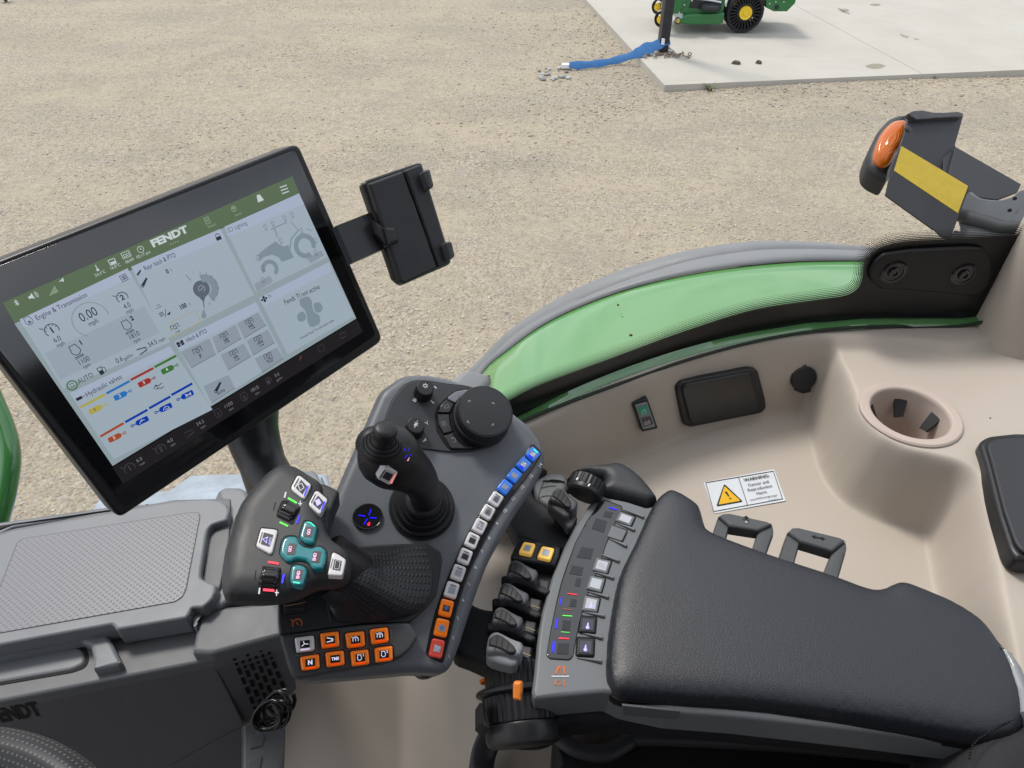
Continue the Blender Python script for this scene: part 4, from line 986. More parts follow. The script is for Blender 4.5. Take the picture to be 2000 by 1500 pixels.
for q, mt_, s_ in keys:
    P = g3(q); cx = sum(p[0] for p in P) / 4; cy = sum(p[1] for p in P) / 4
    slab("key_seat", rnd(shrink(P, -2.6), 5), BP2, SEAM, pod, .001, .0003, top=.0004)
    bt = slab("pod_key", rnd(P, 4.5), BP2, mt_, CON, .006, .0020, top=.0046)
    i1 = Ink(BP2, .0049); i1.at(cx, cy, 7).rect(-9, -6.5, 9, 7.5); i1.build("button_window", mat("window_black", (.012, .012, .02), .3), bt)
    i1 = Ink(BP2, .0052); i1.at(cx, cy, 7)
    if s_ == 'Y': i1.line([(-3, -5), (-1, 0), (-6, 4)], 1.4).line([(-1, 0), (6, 1)], 1.4)
    elif s_ == 'pedal': pedal(i1)
    elif s_ == 'g1': gauge(i1, '1')
    elif s_ == 'g2': gauge(i1, '2')
    elif s_ == 'N': i1.text('N', 0, .5, 8.4, .05)
    elif s_ == 'TMS': i1.text('TMS', 0, .5, 5.6, .04)
    elif s_ == 'e1': i1.at(cx - 1.5, cy, 7); engine(i1, '1')
    else: i1.at(cx - 1.5, cy, 7); engine(i1, '2')
    i1.build("symbol", glow("glow_white", (.8, .8, 1), .55), bt)
    i1 = Ink(BP2, .0050); i1.at(cx, cy, 7).rect(-9, 8.6, 9, 11.8); i1.build("light_bar", glow("glow_orange", (1, .07, .0), .55) if mt_ is OBT else glow("glow_pale", (.9, .75, 1), .45), bt)
# moulded hollows round the keys
i1 = Ink(BP2, .0003)
for q in ('470,1195 500,1202 575,1192 592,1175 592,1110', '620,1168 650,1172 722,1162 738,1145 738,1075', '770,1165 800,1168 875,1158 890,1140 890,1060', '918,1140 945,1142 1015,1132 1030,1115 1030,1045'):
    i1.raw().line(cr(g3(q), 3), 1.6)
i1.build("moulded_edge", mat("edge_light", (.12, .125, .13), .4), pod)
# thumbwheel and its print
tw = PPL.h(*g3('468,905')[0], .0); o_, ux, uy, k_ = PPL.fr(*g3('468,905')[0], 7)
slab("wheel_slot", rnd(g3('396,880 535,852 540,905 410,950'), 2), PPL, SEAM, CON, .002, .0003, top=.0004)
b = MB(); b.lathe(tw - ux * .0088 - up_ * .006, ux, [(.006, 0), (.0098, .001), (.0102, .0016), (.0102, .0160), (.0098, .0166), (.006, .0176)], 72, teeth=((2, 3), .0007)); wh = b.build("thumbwheel", RUB, CON)
b = MB(); b.lathe(tw - ux * .0080 - up_ * .006, ux, [(.01045, .0), (.01045, .0160)], 48, cap0=False, cap1=False)
i1 = Ink(Pl(tw + up_ * .0046, up_), .0002); i1.at(*g3('470,898')[0], 7).line([(-20, 2), (21, -1)], 1.3); i1.build("wheel_line", mat("print_copper", (.40, .20, .12), .5), wh)
i1 = Ink(PPL, .0004); i1.at(*g3('482,1012')[0], 5); gauge(i1, None, 9, 1.5); i1.line([(-2, -2), (2, 3)], 1.6); i1.build("cruise_symbol", ORP, CON)
i1 = Ink(PPL, .0003); i1.raw().line(g3('640,835 675,1000'), .9); i1.build("shelf_seam", mat("edge_light"), CON)

# dimpled gaiter: a saddle between the grip and the shelf
def lofts(rows, nu, nv):
    """rows: lists of world points; smooth surface through them"""
    R_ = [resamp(cr(r, 6), nu) for r in rows]; cols = [resamp(cr([r[i] for r in R_], 6), nv) for i in range(nu)]
    return [[cols[i][j] for i in range(nu)] for j in range(nv)]
def hp3(s, offs, pl=CPL):
    return [pl.h(x, y, o) for (x, y), o in zip(px('G', s), offs)]
rows = [hp3('620,850 700,800 740,730 770,640 790,580', [.012, .030, .042, .040, .030]),
        hp3('660,900 760,880 850,790 900,690 880,590', [.012, .026, .038, .036, .022]),
        hp3('690,960 840,950 980,870 1010,740 1000,590', [.012, .019, .028, .026, .014]),
        hp3('720,1000 920,1005 1110,930 1130,760 1110,560', [.0105, .0125, .017, .017, .011]),
        hp3('800,1005 1000,1000 1210,930 1270,760 1240,548', [.009, .0095, .010, .010, .010])]
b = MB(); b.grid(lofts(rows, 60, 60))
b.build("gaiter", mat("gaiter_rubber", (.017, .018, .022), .36, bump=('dots', (20, 22), .7, .0010)), CON, ang=80, wn=False)

# ================= JOYSTICK =================
JS = thing("joystick", 'tall black joystick with domed thumb stick on a ringed rubber boot', 'joystick', CPL.h(821, 996))
b = MB(); c0 = CPL.h(*J('690,1095')[0], .0)
b.lathe(c0, up_, [(.0300, 0), (.0303, .002), (.0292, .0035), (.0275, .003)], 96, cap1=False); b.build("boot_ring", PLB, JS)
ba = (up_ + V((-.10, 0, 0))).normalized(); b = MB(); pr = [(.0285, .001), (.0290, .004), (.0275, .006), (.0235, .0055), (.0240, .009), (.0225, .012), (.0195, .0115), (.0200, .015), (.0188, .018), (.0165, .0175), (.0168, .021), (.0155, .024), (.0120, .025)]
b.lathe(c0 + V((.0, 0, .001)), ba, pr, 96); b.build("boot", RUB, JS, ang=60)
def jp(s, D): return PD(*J(s)[0], D)
d0 = (c0 - EYE).dot(V((0, CP_, -SP_)))
path = [jp('722,1050', d0 - .010), jp('705,960', d0 - .030), jp('660,870', d0 - .048), jp('575,800', d0 - .066), jp('490,745', d0 - .078), jp('420,690', d0 - .084), jp('360,640', d0 - .086), jp('318,605', d0 - .085)]
pxm = [x * (d0 - .06) / F_PX / 3.75 for x in (125, 135, 152, 182, 225, 232, 200, 125)]
pc = cr(path, 5); rr_ = [float(q) for q in np.interp(np.linspace(0, 7, len(pc)), range(8), pxm)]
# rounded end
e = pc[-1]; t_ = (pc[-1] - pc[-3]).normalized(); r0 = rr_[-1]
for k in range(1, 7): pc.append(e + t_ * r0 * .75 * math.sin(k / 6 * 1.5)); rr_.append(r0 * math.cos(k / 6 * 1.5))
b = MB(); b.tube(pc, rr_, 40, True, .92)
JG = b.build("grip", mat("grip_rubber", (.012, .0125, .015), .44, bump=('noise', 900, .15, .0002)), JS, ang=80, wn=False)
JG.modifiers.clear(); sb = JG.modifiers.new('s', 'SUBSURF'); sb.levels = sb.render_levels = 1
# thumb stick
ta = (EYE - jp('400,560', .55)).normalized() * .55 + V((.15, .35, .55)); ta.normalize()
tb = jp('398,640', d0 - .108)
b = MB(); s_ = .0012; b.lathe(tb, ta, [(.0160, -.004), (.0158, .000), (.0148, .0014), (.0142, .0009), (.0138, .0028), (.0128, .0038), (.0122, .0032), (.0116, .0056), (.0105, .0066), (.0100, .0058), (.0095, .0085), (.0085, .0105), (.0085, .0120), (.0090, .0138), (.0092, .0160), (.0088, .0184), (.0078, .0200), (.0050, .0208), (0, .0210)], 64); b.build("thumb_stick", RUB, JS, ang=50)
# white key and arrow print on the grip
jl = pl3((*J('420,800')[0], d0 - .110), (*J('515,850')[0], d0 - .098), (*J('380,895')[0], d0 - .104))
slab("key_seat", rnd(J('405,795 520,840 470,945 355,900'), 5), jl, RUB, JS, .010, .001, top=-.0004)
bt = slab("grip_key", rnd(J('425,795 517,838 455,933 367,888'), 3), jl, WBT, JS, .006, .0012, top=.0025)
i1 = Ink(jl, .0028); i1.raw().poly(J('428,828 482,852 450,900 398,873')); i1.build("button_window", WIN, bt)
i1 = Ink(jl, .0028); i1.raw().poly(J('490,850 508,842 470,920 452,912')); i1.build("light_bar", glow("glow_salmon", (1, .35, .3), .5), bt)
i1 = Ink(jl, .0028); i1.raw().poly(J('415,815 424,820 384,878 376,874')); i1.build("bar_mark", mat("mark_dark"), bt)
ja = pl3((*J('540,660')[0], d0 - .1095), (*J('620,680')[0], d0 - .099), (*J('570,740')[0], d0 - .100)).up(.002)
i1 = Ink(ja, 0)
for q, a in (('563,668', -45), ('597,665', 60), ('575,718', 45), ('608,708', -40)): i1.at(*J(q)[0], a).line([(-3.2, 0), (3.2, 0)], 1.5)
i1.build("blue_marks", GBL, JS)
i1 = Ink(ja, 0); i1.at(*J('592,738')[0], 65).line([(-2, 0), (4, 0)], 1.8).disc(-2, 0, 2.3); i1.build("pink_mark", glow("glow_pink", (1, .4, .6), .7), JS)

# ================= MULTI-KEY GRIP =================
def gg(s): return px('g', s)
def hh_(s): return px('h', s)
GPL = pl3((500, 1150, .525), (660, 1110, .545), (590, 920, .60))
d_ = GPL
MG = thing("multi_key_grip", 'dark grey domed hand grip with teal GO and END keys and white keys', 'control lever', GPL.h(560, 1050))
og = gg('120,1000 180,780 260,590 380,430 480,320 600,190 730,92 870,76 965,90 1050,130 1160,205 1300,285 1340,340 1350,500 1370,700 1390,900 1420,1000 1500,1080 1620,1150 1695,1240 1712,1350') + hh_('1705,60 1690,150 1640,220 1560,255 1480,275 1300,290 1200,320 1060,395 900,448 750,480 550,495 300,490 110,480 60,440 30,380 20,280 25,100') + gg('60,1180')
GDK = mat("grip_dark", (.040, .042, .046), .46, bump=('noise', 900, .12, .0002), var=.04)
b = MB(); prof = [(0, .012), (.0006, .0085), (.0022, .0055), (.0048, .0030), (.0085, .0012), (.012, .0004), (.0145, 0)]
b.dome([GPL.h(x, y, -.011) + GPL.n * .011 for x, y in rnd(og, 8)], GPL.n, .019, prof, .004); b.build("shell", GDK, MG, ang=60)
b = MB(); b.slab([GPL.h(x, y, -.020) + GPL.n * .004 for x, y in rnd(shrink(og, 3), 8)], GPL.n, .012, .004, 3); b.build("lower_shell", GDK, MG)
i1 = Ink(GPL, .0004)
# side flap toward the console
slab("side_flank", rnd(gg('1290,280 1380,296 1555,385 1500,520 1430,690 1404,900 1400,960 1440,1040 1540,1110 1620,1150 1500,1200 1300,900'), 5), GPL.up(-.010), mat("flank_dark", (.034, .036, .039), .5), MG, .02, .003)
# stem from the grip down into the gaiter
b = MB(); st_ = [GPL.h(*gg('1400,1250')[0], -.022), CPL.h(*g3('800,720')[0], .020), CPL.h(*g3('930,820')[0], -.01)]; b.tube(cr(st_, 5), [.020] * 11, 24); b.build("stem", RUB, MG)
def key(par, pts, pl, m, top=.0022, th=.006, r=3, bev=.0012, seat=True, nm="white_key"):
    if seat: slab("key_seat", rnd(shrink(pts, -1.8), r + 1), pl, SEAM, par, .001, .0002, top=.0004)
    return slab(nm, rnd(pts, r), pl, m, par, th, bev, top=top)
k = key(MG, gg('1000,188 1042,188 1180,298 1180,335 1105,485 1070,488 925,375 922,335'), GPL, WBT)
i1 = Ink(GPL, .0026); i1.raw().poly(gg('1055,245 1130,330 1070,435 985,350')); i1.poly(gg('1018,225 1028,232 965,340 956,335')); i1.build("button_window", WIN, k)
i1 = Ink(GPL, .0029); i1.raw().line(gg('1062,292 1092,352 1042,386 1012,312'), 1.5, True); i1.build("symbol", WPR, k)
i1 = Ink(GPL, .0029); i1.raw().poly(gg('1140,318 1152,325 1100,455 1088,448')); i1.build("light_bar", GBL, k)
k = key(MG, gg('1235,390 1275,388 1395,490 1398,520 1310,685 1280,688 1155,580 1152,545'), GPL, WBT)
i1 = Ink(GPL, .0026); i1.raw().poly(gg('1275,450 1350,535 1290,635 1205,555')); i1.poly(gg('1238,428 1248,434 1190,550 1180,545')); i1.build("button_window", WIN, k)
i1 = Ink(GPL, .0029); i1.raw().poly(gg('1285,490 1318,552 1262,590 1236,520')); i1.build("symbol", LIL, k)
i1 = Ink(GPL, .0029); i1.raw().poly(gg('1355,522 1368,530 1322,650 1310,645')); i1.build("light_bar", GBL, k)
k = key(MG, gg('530,870 700,885 748,900 745,930 680,1190 650,1212 480,1120 466,1095'), GPL, WBT)
i1 = Ink(GPL, .0026); i1.raw().poly(gg('570,930 692,965 640,1115 530,1080')); i1.poly(gg('545,922 555,925 512,1070 502,1066')); i1.build("button_window", WIN, k)
i1 = Ink(GPL, .0029); i1.raw().line(gg('622,990 555,1020 605,1070'), 1.3).line(gg('622,990 605,1020 605,1070'), 1.2); i1.at(*gg('650,1045')[0], 78).text('AUTO', 0, 0, 4.2, .02); i1.build("symbol", LIL, k)
k = key(MG, gg('1480,1185 1560,1225 1635,1280 1638,1300 1600,1470 1585,1495 1410,1485 1402,1470 1455,1200'), GPL, WBT)
i1 = Ink(GPL, .0026); i1.raw().poly(gg('1490,1280 1582,1305 1560,1430 1462,1410')); i1.poly(gg('1462,1268 1470,1270 1440,1400 1432,1398')); i1.build("button_window", WIN, k)
i1 = Ink(GPL, .0029); i1.raw().line(gg('1505,1298 1562,1312 1545,1412 1484,1400'), .9, True); i1.build("symbol", WPR, k)
GW = glow("glow_rose", (1, .62, .95), .6)
for q, cw, txt, a in (('1105,775 1190,790 1265,850 1262,900 1225,1060 1170,1080 1100,1060 1035,1010 1032,960 1085,790', '1155,925', 'GO', 80), ('HH', '1018,150', 'END', 80)):
    P = gg(q) if q != 'HH' else hh_('935,20 1010,5 1100,30 1135,80 1130,120 1080,275 1050,292 960,275 910,240 905,190 920,50')
    k = key(MG, P, GPL, TBT, .0035, .007, 5, .0022, nm="teal_key"); cx, cy = (gg(cw) if q != 'HH' else hh_(cw))[0]
    i1 = Ink(GPL, .0038); i1.at(cx, cy, a).rect(-11, -7.5, 11, 7.5); i1.build("button_window", mat("window_brown", (.07, .055, .06), .3), k)
    i1 = Ink(GPL, .0041); i1.at(cx, cy, a).text(txt, 0, 0, 6.0, .035); i1.build("symbol", GW, k)
P = gg('880,975 960,972 1005,990 1020,1020 1030,1060 1090,1110 1190,1130 1260,1100 1320,1110 1380,1160 1390,1210 1370,1320 1330,1400 1240,1410 1190,1390 1165,1330 1120,1290 1020,1270 950,1280 920,1310 860,1300 780,1220 775,1180 800,1050 835,995')
k = key(MG, P, GPL, TBT, .0035, .007, 3, .0022, nm="teal_rocker")
for cw, txt in (('912,1148', 'GO'), ('1232,1250', 'END')):
    cx, cy = gg(cw)[0]
    i1 = Ink(GPL, .0038); i1.at(cx + 3, cy, 78).rect(-12, -7.5, 12, 7.5); i1.build("button_window", mat("window_brown"), k)
    i1 = Ink(GPL, .0041); i1.at(cx, cy, 80).text(txt, 0, 0, 6.0, .035); i1.build("symbol", GW, k)
i1 = Ink(GPL, .0039); i1.raw().poly(gg('1130,792 1180,798 1240,850 1225,858 1175,815 1125,802')); i1.poly(hh_('940,235 1045,250 1030,268 955,255')); i1.build("light_bar", GTL, MG)
for P, c1, c2, g1 in ((gg('800,515 870,505 1000,590 1010,640 960,810 930,830 740,710 735,670'), gg('890,660')[0], 25, GGR), (hh_('550,30 720,50 790,80 780,170 760,290 720,310 530,290 505,260'), hh_('650,175')[0], 6, GRD)):
    slab("roller_slot", rnd(P, 4), GPL, SEAM, MG, .001, .0002, top=.0005)
    o_, ux, uy, k_ = GPL.fr(c1[0], c1[1], -c2 + 78 - 90 if 0 else -c2)
    b = MB(); b.lathe(o_ - ux * .0068 - GPL.n * .0065, ux, [(.009, 0), (.0105, .0012), (.0110, .003), (.0110, .0106), (.0105, .0124), (.009, .0136)], 64, teeth=((2, 3), .0006)); b.build("roller", GBK, MG)
def bar(q, m, w=2.0, nm="light_bar"):
    i1 = Ink(GPL, .0006); i1.raw().line(q, w); return i1.build(nm, m, MG)
bar(gg('890,488 992,545'), GGR, 3.6); bar(gg('780,800 878,848'), GGR, 3.2); bar(gg('1030,715 1003,805'), GBL, 3.4); bar(gg('632,1318 755,1338'), GRD, 4.2); bar(hh_('568,345 695,355'), GRD, 5); bar(hh_('828,150 808,250'), GBL, 4)
i1 = Ink(GPL, .0006); i1.raw().line(gg('855,412 840,475'), 3.4).line(gg('1045,525 1038,585'), 2).line(gg('1020,555 1065,560'), 2).line(hh_('515,325 505,395'), 3).line(hh_('738,350 734,422'), 2).line(hh_('714,380 760,386'), 2); i1.build("plus_minus", WPR, MG)
i1 = Ink(GPL, .0003); i1.raw().line(gg('720,540 695,640'), 1.4).line(hh_('465,95 450,200'), 1.4)
i1.build("moulded_ticks", SEAM, MG)
ls = GPL.up(-.010); i1 = Ink(ls, .0)
# ================= DISPLAY =================
SPL = pl3((5, 592, 1.959 * .262), (578, 347, 2.539 * .262), (220, 910, 2.221 * .262))
DT = thing("display_terminal", 'large tilted touchscreen terminal with green header on a black neck', 'display', SPL.h(400, 650))
HB = mat("housing_black", (.016, .0165, .019), .35, bump=('noise', 900, .1, .0002))
hou = px('P', '-119,555 583,279 750,665 233,1014')
slab("housing", rnd(hou, 16), SPL, HB, DT, .024, .003, top=-.0004)
gla = px('P', '-103,559 576,293 735,655 246,990')
slab("glass_front", rnd(gla, 9), SPL, mat("screen_glass", (.005, .0055, .007), .09, coat=0, spec=1.0), DT, .002, .0004, top=.0010)
# lit panel
def E_(name, r, g, b, k=1.0): 
    s = [((c / 255) ** 2.2) for c in (r, g, b)]
    return mat(name, tuple(x * .04 for x in s), .22, emit=tuple(s), es=k, spec=.25)
ES = .70
i1 = Ink(SPL, .0012); i1.raw().poly(px('P', '28,632 584,377 696,622 220,910')); SCR = i1.build("screen_panel", E_("scr_base", 150, 166, 172, ES), DT)
i1 = Ink(SPL, .00125); i1.raw().poly(px('P', '5,591 571,344 584,376 28,631')); i1.build("header_bar", E_("scr_green", 92, 112, 84, ES), DT)
i1 = Ink(SPL, .00125); i1.raw().poly(px('P', '220,913 697,624 709,648 240,945')); i1.build("footer_bar", E_("scr_footer", 40, 38, 40, ES), DT)
def sp(s): return px('A', s)
# cards
cards = [('A', '110,990 690,735 925,1110 345,1375'), ('A', '710,725 1195,515 1375,875 905,1105'), ('A', '1215,505 1620,318 1770,670 1390,860'), ('A', '375,1400 915,1130 1125,1480 610,1790'), ('A', '940,1125 1385,905 1535,1210 1140,1470'), ('A', '1400,885 1780,690 1915,1005 1555,1205')]
i1 = Ink(SPL, .0013)
cards_px = ['38,624 249,524 333,668 124,760', '256,521 430,447 496,576 325,662', '438,443 584,378 640,502 500,570', '136,768 332,676 415,800 222,897', '340,668 500,590 555,698 410,792', '506,582 642,512 692,618 562,692']
CARD = []
for q in cards_px: i1 = Ink(SPL, .0013); i1.raw().poly(px('P', q)); CARD.append(i1.build("info_card", E_("scr_card", 164, 180, 192, ES), SCR))
hd = ['38,624 249,524 258,541 47,640', '256,521 430,447 440,466 265,538', '438,443 584,378 594,398 446,462', '136,768 332,676 340,690 147,783', '340,668 500,590 508,606 350,684', '506,582 642,512 650,528 514,598']
for q in hd: i1 = Ink(SPL, .00142); i1.raw().poly(px('P', q)); i1.build("card_header", E_("scr_head", 172, 184, 206, ES), SCR)
i1 = Ink(SPL, .00142)
for q in ['60,652 262,552 283,590 84,690', '84,690 283,590 318,648 120,745']: pass
i1.raw().poly(px('P', '87,690 282,598 312,650 118,742')); i1.build("grey_field", E_("scr_field", 156, 171, 183, ES), SCR)
# raised key tiles
i1 = Ink(SPL, .00148)
T_ = px('b', '110,650 430,550 495,715 240,860') + []
for q in ('120,690 430,545 495,712 235,858', '455,535 705,400 765,545 515,695', '720,390 940,270 1025,405 795,545', '545,720 790,600 865,735 625,880', '820,570 1045,450 1115,590 885,725', '905,760 1140,640 1210,755 985,905', '365,1050 630,930 695,1070 450,1228'):
    i1 = Ink(SPL, .00148); i1.raw().poly(rnd(px('b', q), 2)); i1.build("key_tile", E_("scr_tile", 146, 158, 170, ES), SCR)
for q in ('370,1250 540,1160 575,1225 400,1328', '940,970 1100,880 1128,935 985,1025'): i1 = Ink(SPL, .00148); i1.raw().poly(rnd(px('e', q), 2)); i1.build("key_tile", E_("scr_tile"  , 146, 158, 170, ES), SCR)
i1 = Ink(SPL, .0015)
for q in ('235,858 495,712', '515,695 765,545', '795,545 1025,405', '625,880 865,735', '885,725 1115,590', '985,905 1210,755', '450,1228 695,1070'): i1.raw().line(px('b', q), 1.0)
i1.build("tile_shade", E_("scr_shade", 96, 104, 112, ES), SCR)
# orange outlined field
i1 = Ink(SPL, .0015); i1.raw().line(px('b', '5,385 280,255 342,372 35,530'), 1.0, True); i1.build("amber_frame", E_("scr_amber", 190, 160, 90, ES), SCR)
# icons and lettering
DK = E_("scr_dark", 48, 52, 60, ES * .9); WH = E_("scr_white", 205, 215, 218, ES); MG_ = E_("scr_mid", 118, 128, 140, ES)
A0 = 24.5
dk = Ink(SPL, .0016)
def at(zm, s, a=A0, k=1.0): return dk.at(*px(zm, s)[0], a, k)
def tx(zm, pos, s, h, bold=0, a=A0, ink=None, wx=.92):
    h *= 1.2; wx *= .84
    (ink or dk).at(*px(zm, pos)[0], a).text(s, 0, 0, h, bold, wx=wx)
tx('z', '805,655', 'Engine & Transmission', 8.6, a=25.5)
tx('z', '1150,765', '0.00', 15.5, a=26); tx('z', '1215,865', 'mph', 8.4, a=26)
tx('z', '745,1085', '6.0', 8.8, a=27); tx('z', '790,1150', 'mph', 7, a=27); tx('z', '1655,648', '4.0', 8.6, a=26); tx('z', '1690,715', 'mph', 6.6, a=26)
tx('z', '1745,1035', '1810', 8.6, a=27); tx('z', '1782,1098', 'rpm', 6.6, a=27); tx('z', '1690,985', 'n/min', 5.8, .02, a=27)
tx('z', '1090,1365', '1100', 8.8, a=28); tx('z', '1130,1430', 'rpm', 6.8, a=28); tx('z', '1035,1305', 'n/min', 6, .02, a=28)
tx('s', '665,415', '0.6', 8.6, a=27); tx('s', '755,385', 'gal/hr', 6.2, a=27); tx('s', '990,255', '34.5', 8.4, a=27); tx('s', '1080,218', 'mph', 6, a=27)
tx('s', '335,595', 'AUTO', 8.4, a=28); tx('s', '515,665', 'Hydraulic valves', 8.6, a=28)
tx('a', '550,742', 'Rear hitch & PTO', 8.2, a=24.5, wx=.80); tx('a', '645,870', '0', 7.6, .03, a=24); tx('a', '850,1325', '100', 7.6, .03, a=24)
tx('b', '292,517', 'Hitch & PTO', 7.6, a=26.5, wx=.78); tx('e', '890,1362', 'Fendt TI not active', 8.4, a=25); tx('e', '540,1382', 'TI:', 5.4, a=25)
tx('b', '1565,448', 'Activate Fendt TI in full screen mode', 4.2, a=29)
tx('b', '335,735', 'P', 7, .02, a=27)
for q, s_ in (('603,562', '540'), ('865,415', '540E'), ('705,745', '1000'), ('962,590', '1000E'), ('1065,770', 'AUTO')): tx('b', q, s_, 5.2 if len(s_) < 4 else 4.4, .02, a=28)
tx('b', '550,1112', 'AUTO', 4.6, .02, a=28)
# gauges, engines
dk.at(*px('z', '672,960')[0], 27, 1.55); gauge(dk, '1', 8.0, 1.0); dk.at(*px('z', '1590,535')[0], 26, 1.3); gauge(dk, '2', 8.0, 1.0)
dk.at(*px('z', '980,1225')[0], 28, 1.5); engine(dk, '1', 7, .9); dk.at(*px('z', '1650,900')[0], 27, 1.4); engine(dk, '2', 7, .9)
dk.at(*px('z', '375,845')[0], 26, 1.2); engine(dk, 'n', 7, .8, False)
dk.at(*px('s', '495,520')[0], 28); dk.rect(-6, -1, 2, 7).box(-6, -8, 2, -1, 1.2).line([(3, -7), (7, -3), (7, 4), (4, 5)], 1.1)
dk.at(*px('s', '895,320')[0], 28); dk.line([(-9, -6), (6, -3)], 2).line([(-8, 5), (7, 3)], 2).arc(7, -1, 2, 1)
def pto(zm, q, k=1.0, a=26, p=False):
    dk.at(*px(zm, q)[0], a, k).arc(0, 0, 3, 1.0, 0, 360, 12).line([(-8, 3), (-8, -6), (8, -6), (8, 3)], 1.1)
    for t in range(6): dk.line([(3 * math.cos(t * 1.047), 3 * math.sin(t * 1.047)), (4.8 * math.cos(t * 1.047), 4.8 * math.sin(t * 1.047))], 1.1)
def arrow(zm, q, k=1.0, a=26): dk.at(*px(zm, q)[0], a, k).line([(-5, 0), (4, 0)], 1.2).poly([(3, -2), (6.5, 0), (3, 2)])
for q, q2 in (('65,430', '90,475'), ('583,518', '615,585'), ('850,372', '885,438'), ('685,702', '722,770'), ('942,552', '978,618'), ('1045,735', '1072,793')): pto('b', q, .95, 27); arrow('b', q2, .9, 27)
pto('b', '303,678', 1.05, 27)
for zm, q, l in (('b', '518,1060', 1.1), ('a', '348,1010', 1.0)):
    dk.at(*px(zm, q)[0], 62, l).poly([(-8, -3), (8, -1.8), (8, 1.8), (-8, 3)]).arc(-8, 0, 2.6, 1.2).disc(8, 0, 2)
dk.at(*px('a', '280,880')[0], 55, .7).poly([(-8, -3), (8, -1.8), (8, 1.8), (-8, 3)]).arc(-8, 0, 2.6, 1.2)
dk.at(*px('a', '1308,420')[0], 22); dk.rect(-5.5, -1, 5.5, 6).arc(0, -2.5, 4, 1.3, 0, 180, 10)
dk.at(*px('b', '120,600')[0], 27); dk.rect(-7, -5, -1, -1).rect(-7, 1, -1, 5).rect(1, -5, 7, -1).rect(1, 1, 7, 5).rect(-7, -1, 7, .6)
dk.at(*px('a', '80,950')[0], 25).box(-6, -6, 6, 6, 1).box(-3, -3, 0, 3, 1).box(1, -3, 4, 3, 1)
dk.at(*px('a', '570,1425')[0], 25); [dk.line([(-4, q), (4, q)], 1.3) for q in (-3, 0, 3)]; dk.line([(4, 8), (12, -6)], 1).poly([(8, 5), (18, 2), (14, 8)])
dk.at(*px('s', '285,785')[0], 27).poly([(-8, -3), (3, -3), (3, 3), (-8, 3)]).line([(3, 0), (9, 0)], 1.4)
dk.at(*px('s', '1045,675')[0], 27).line([(-9, 0), (-3, -5), (1, -1), (9, -3)], 1.4).line([(-6, 3), (0, 3), (3, 6), (9, 5)], 1.4).line([(-3, -5), (-2, 3)], 1.2)
dk.at(*px('e', '478,1412')[0], 25).disc(0, -3.6, 2.6).disc(0, 3.6, 2.6).disc(-4.5, 0, 2.3).disc(4.5, 0, 2.3).rect(-1.5, -3, 1.5, 3)
dk.raw().line(px('a', '885,915 955,985'), .8)
dk.build("lettering", DK, SCR)
# light grey shapes
md = Ink(SPL, .0015)
md.raw().arc  # silhouettes
md.at(*px('z', '1185,825')[0], 26).arc(0, 0, 33, 1.6, -12, 232, 40)
for q, r, ri, a0, a1 in (('540,1085', 18.0, 8, -60, 190), ('920,835', 24.0, 9.5, -30, 290)):
    md.at(*px('e', q)[0], 20).arc(0, 0, r - ri / 2, ri, a0, a1, 30)
md.raw().poly(px('e', '415,925 480,870 600,785 640,820 690,840 740,825 770,900 800,960 700,1000 665,1005 640,960 560,930 470,960 430,1000'))
md.line(px('e', '555,655 720,580'), 2.2).line(px('e', '590,650 620,735'), 2.4).line(px('e', '760,565 850,665'), 1.4).line(px('e', '850,665 770,760 760,860'), 2.4).line(px('e', '940,655 1000,670'), 1.4)
md.poly(px('t', '430,170 500,130 560,128 595,190 600,260 625,330 690,370 705,430 690,490 600,528 565,520 535,450 530,370 505,310 440,240'))
md.poly(rnd(px('t', '610,215 690,198 735,250 735,310 665,348 630,310'), 5)); md.poly(rnd(px('t', '395,370 465,312 510,350 525,420 460,465 410,440'), 5))
md.at(*px('a', '1175,1090')[0], 0).arc(-6, 0, 20, 15, -62, 112, 24)
md.raw().disc; md.at(*px('a', '1120,1425')[0], 0).poly([(0, -11), (5.5, 3), (4, 7), (0, 9), (-4, 7), (-5.5, 3)])
md.build("lettering", E_("scr_pale", 132, 148, 158, ES), SCR)
mm2 = Ink(SPL, .00158); mm2.at(*px('a', '1090,1095')[0], 0).disc(0, 0, 16.5, 28).poly([(-9, 12), (8, 14), (4, 24), (4.6, 38), (3.4, 38), (1.6, 24)])
for q, n_ in (('985,890', '1'), ('1070,880', '2'), ('1152,895', '3'), ('1222,935', '4'), ('1278,1000', '5'), ('1308,1088', '6'), ('1295,1168', '7'), ('1258,1240', '8'), ('1195,1290', '9')): mm2.at(*px('a', q)[0], 10).text(n_, 0, 0, 4.6)
for q in ('490,630', '572,590', '655,775', '700,530', '780,495', '408,960', '462,1070', '880,665', '1035,905', '462,1200', '1035,770'):
    mm2.at(*px('e', q)[0], 24).arc(0, -1, 3.2, .8, -60, 240, 10).line([(-2, 3), (-3.4, 7)], .7).line([(0, 3), (-1, 7)], .7).line([(2, 3), (1.5, 7)], .7)
tx('e', '222,612', 'Lighting', 7, ink=mm2, a=23); tx('a', '695,850', '%', 4.6, ink=mm2); tx('a', '940,1295', '%', 4.6, ink=mm2)
mm2.at(*px('e', '105,660')[0], 24).arc(2, 0, 4, 1, -90, 90, 8).line([(-6, -4), (-2, -3)], .8).line([(-6, 0), (-2, 0)], .8).line([(-6, 4), (-2, 3)], .8).line([(2, -4), (-1, -4), (-1, 4), (2, 4)], .8)
mm2.at(*px('a', '530,1325')[0], 25).line([(-6, 2), (6, 2)], 1).line([(-3, -3), (3, -3), (3, 2)], 1)
mm2.build("lettering", E_("scr_midink", 96, 106, 118, ES), SCR)
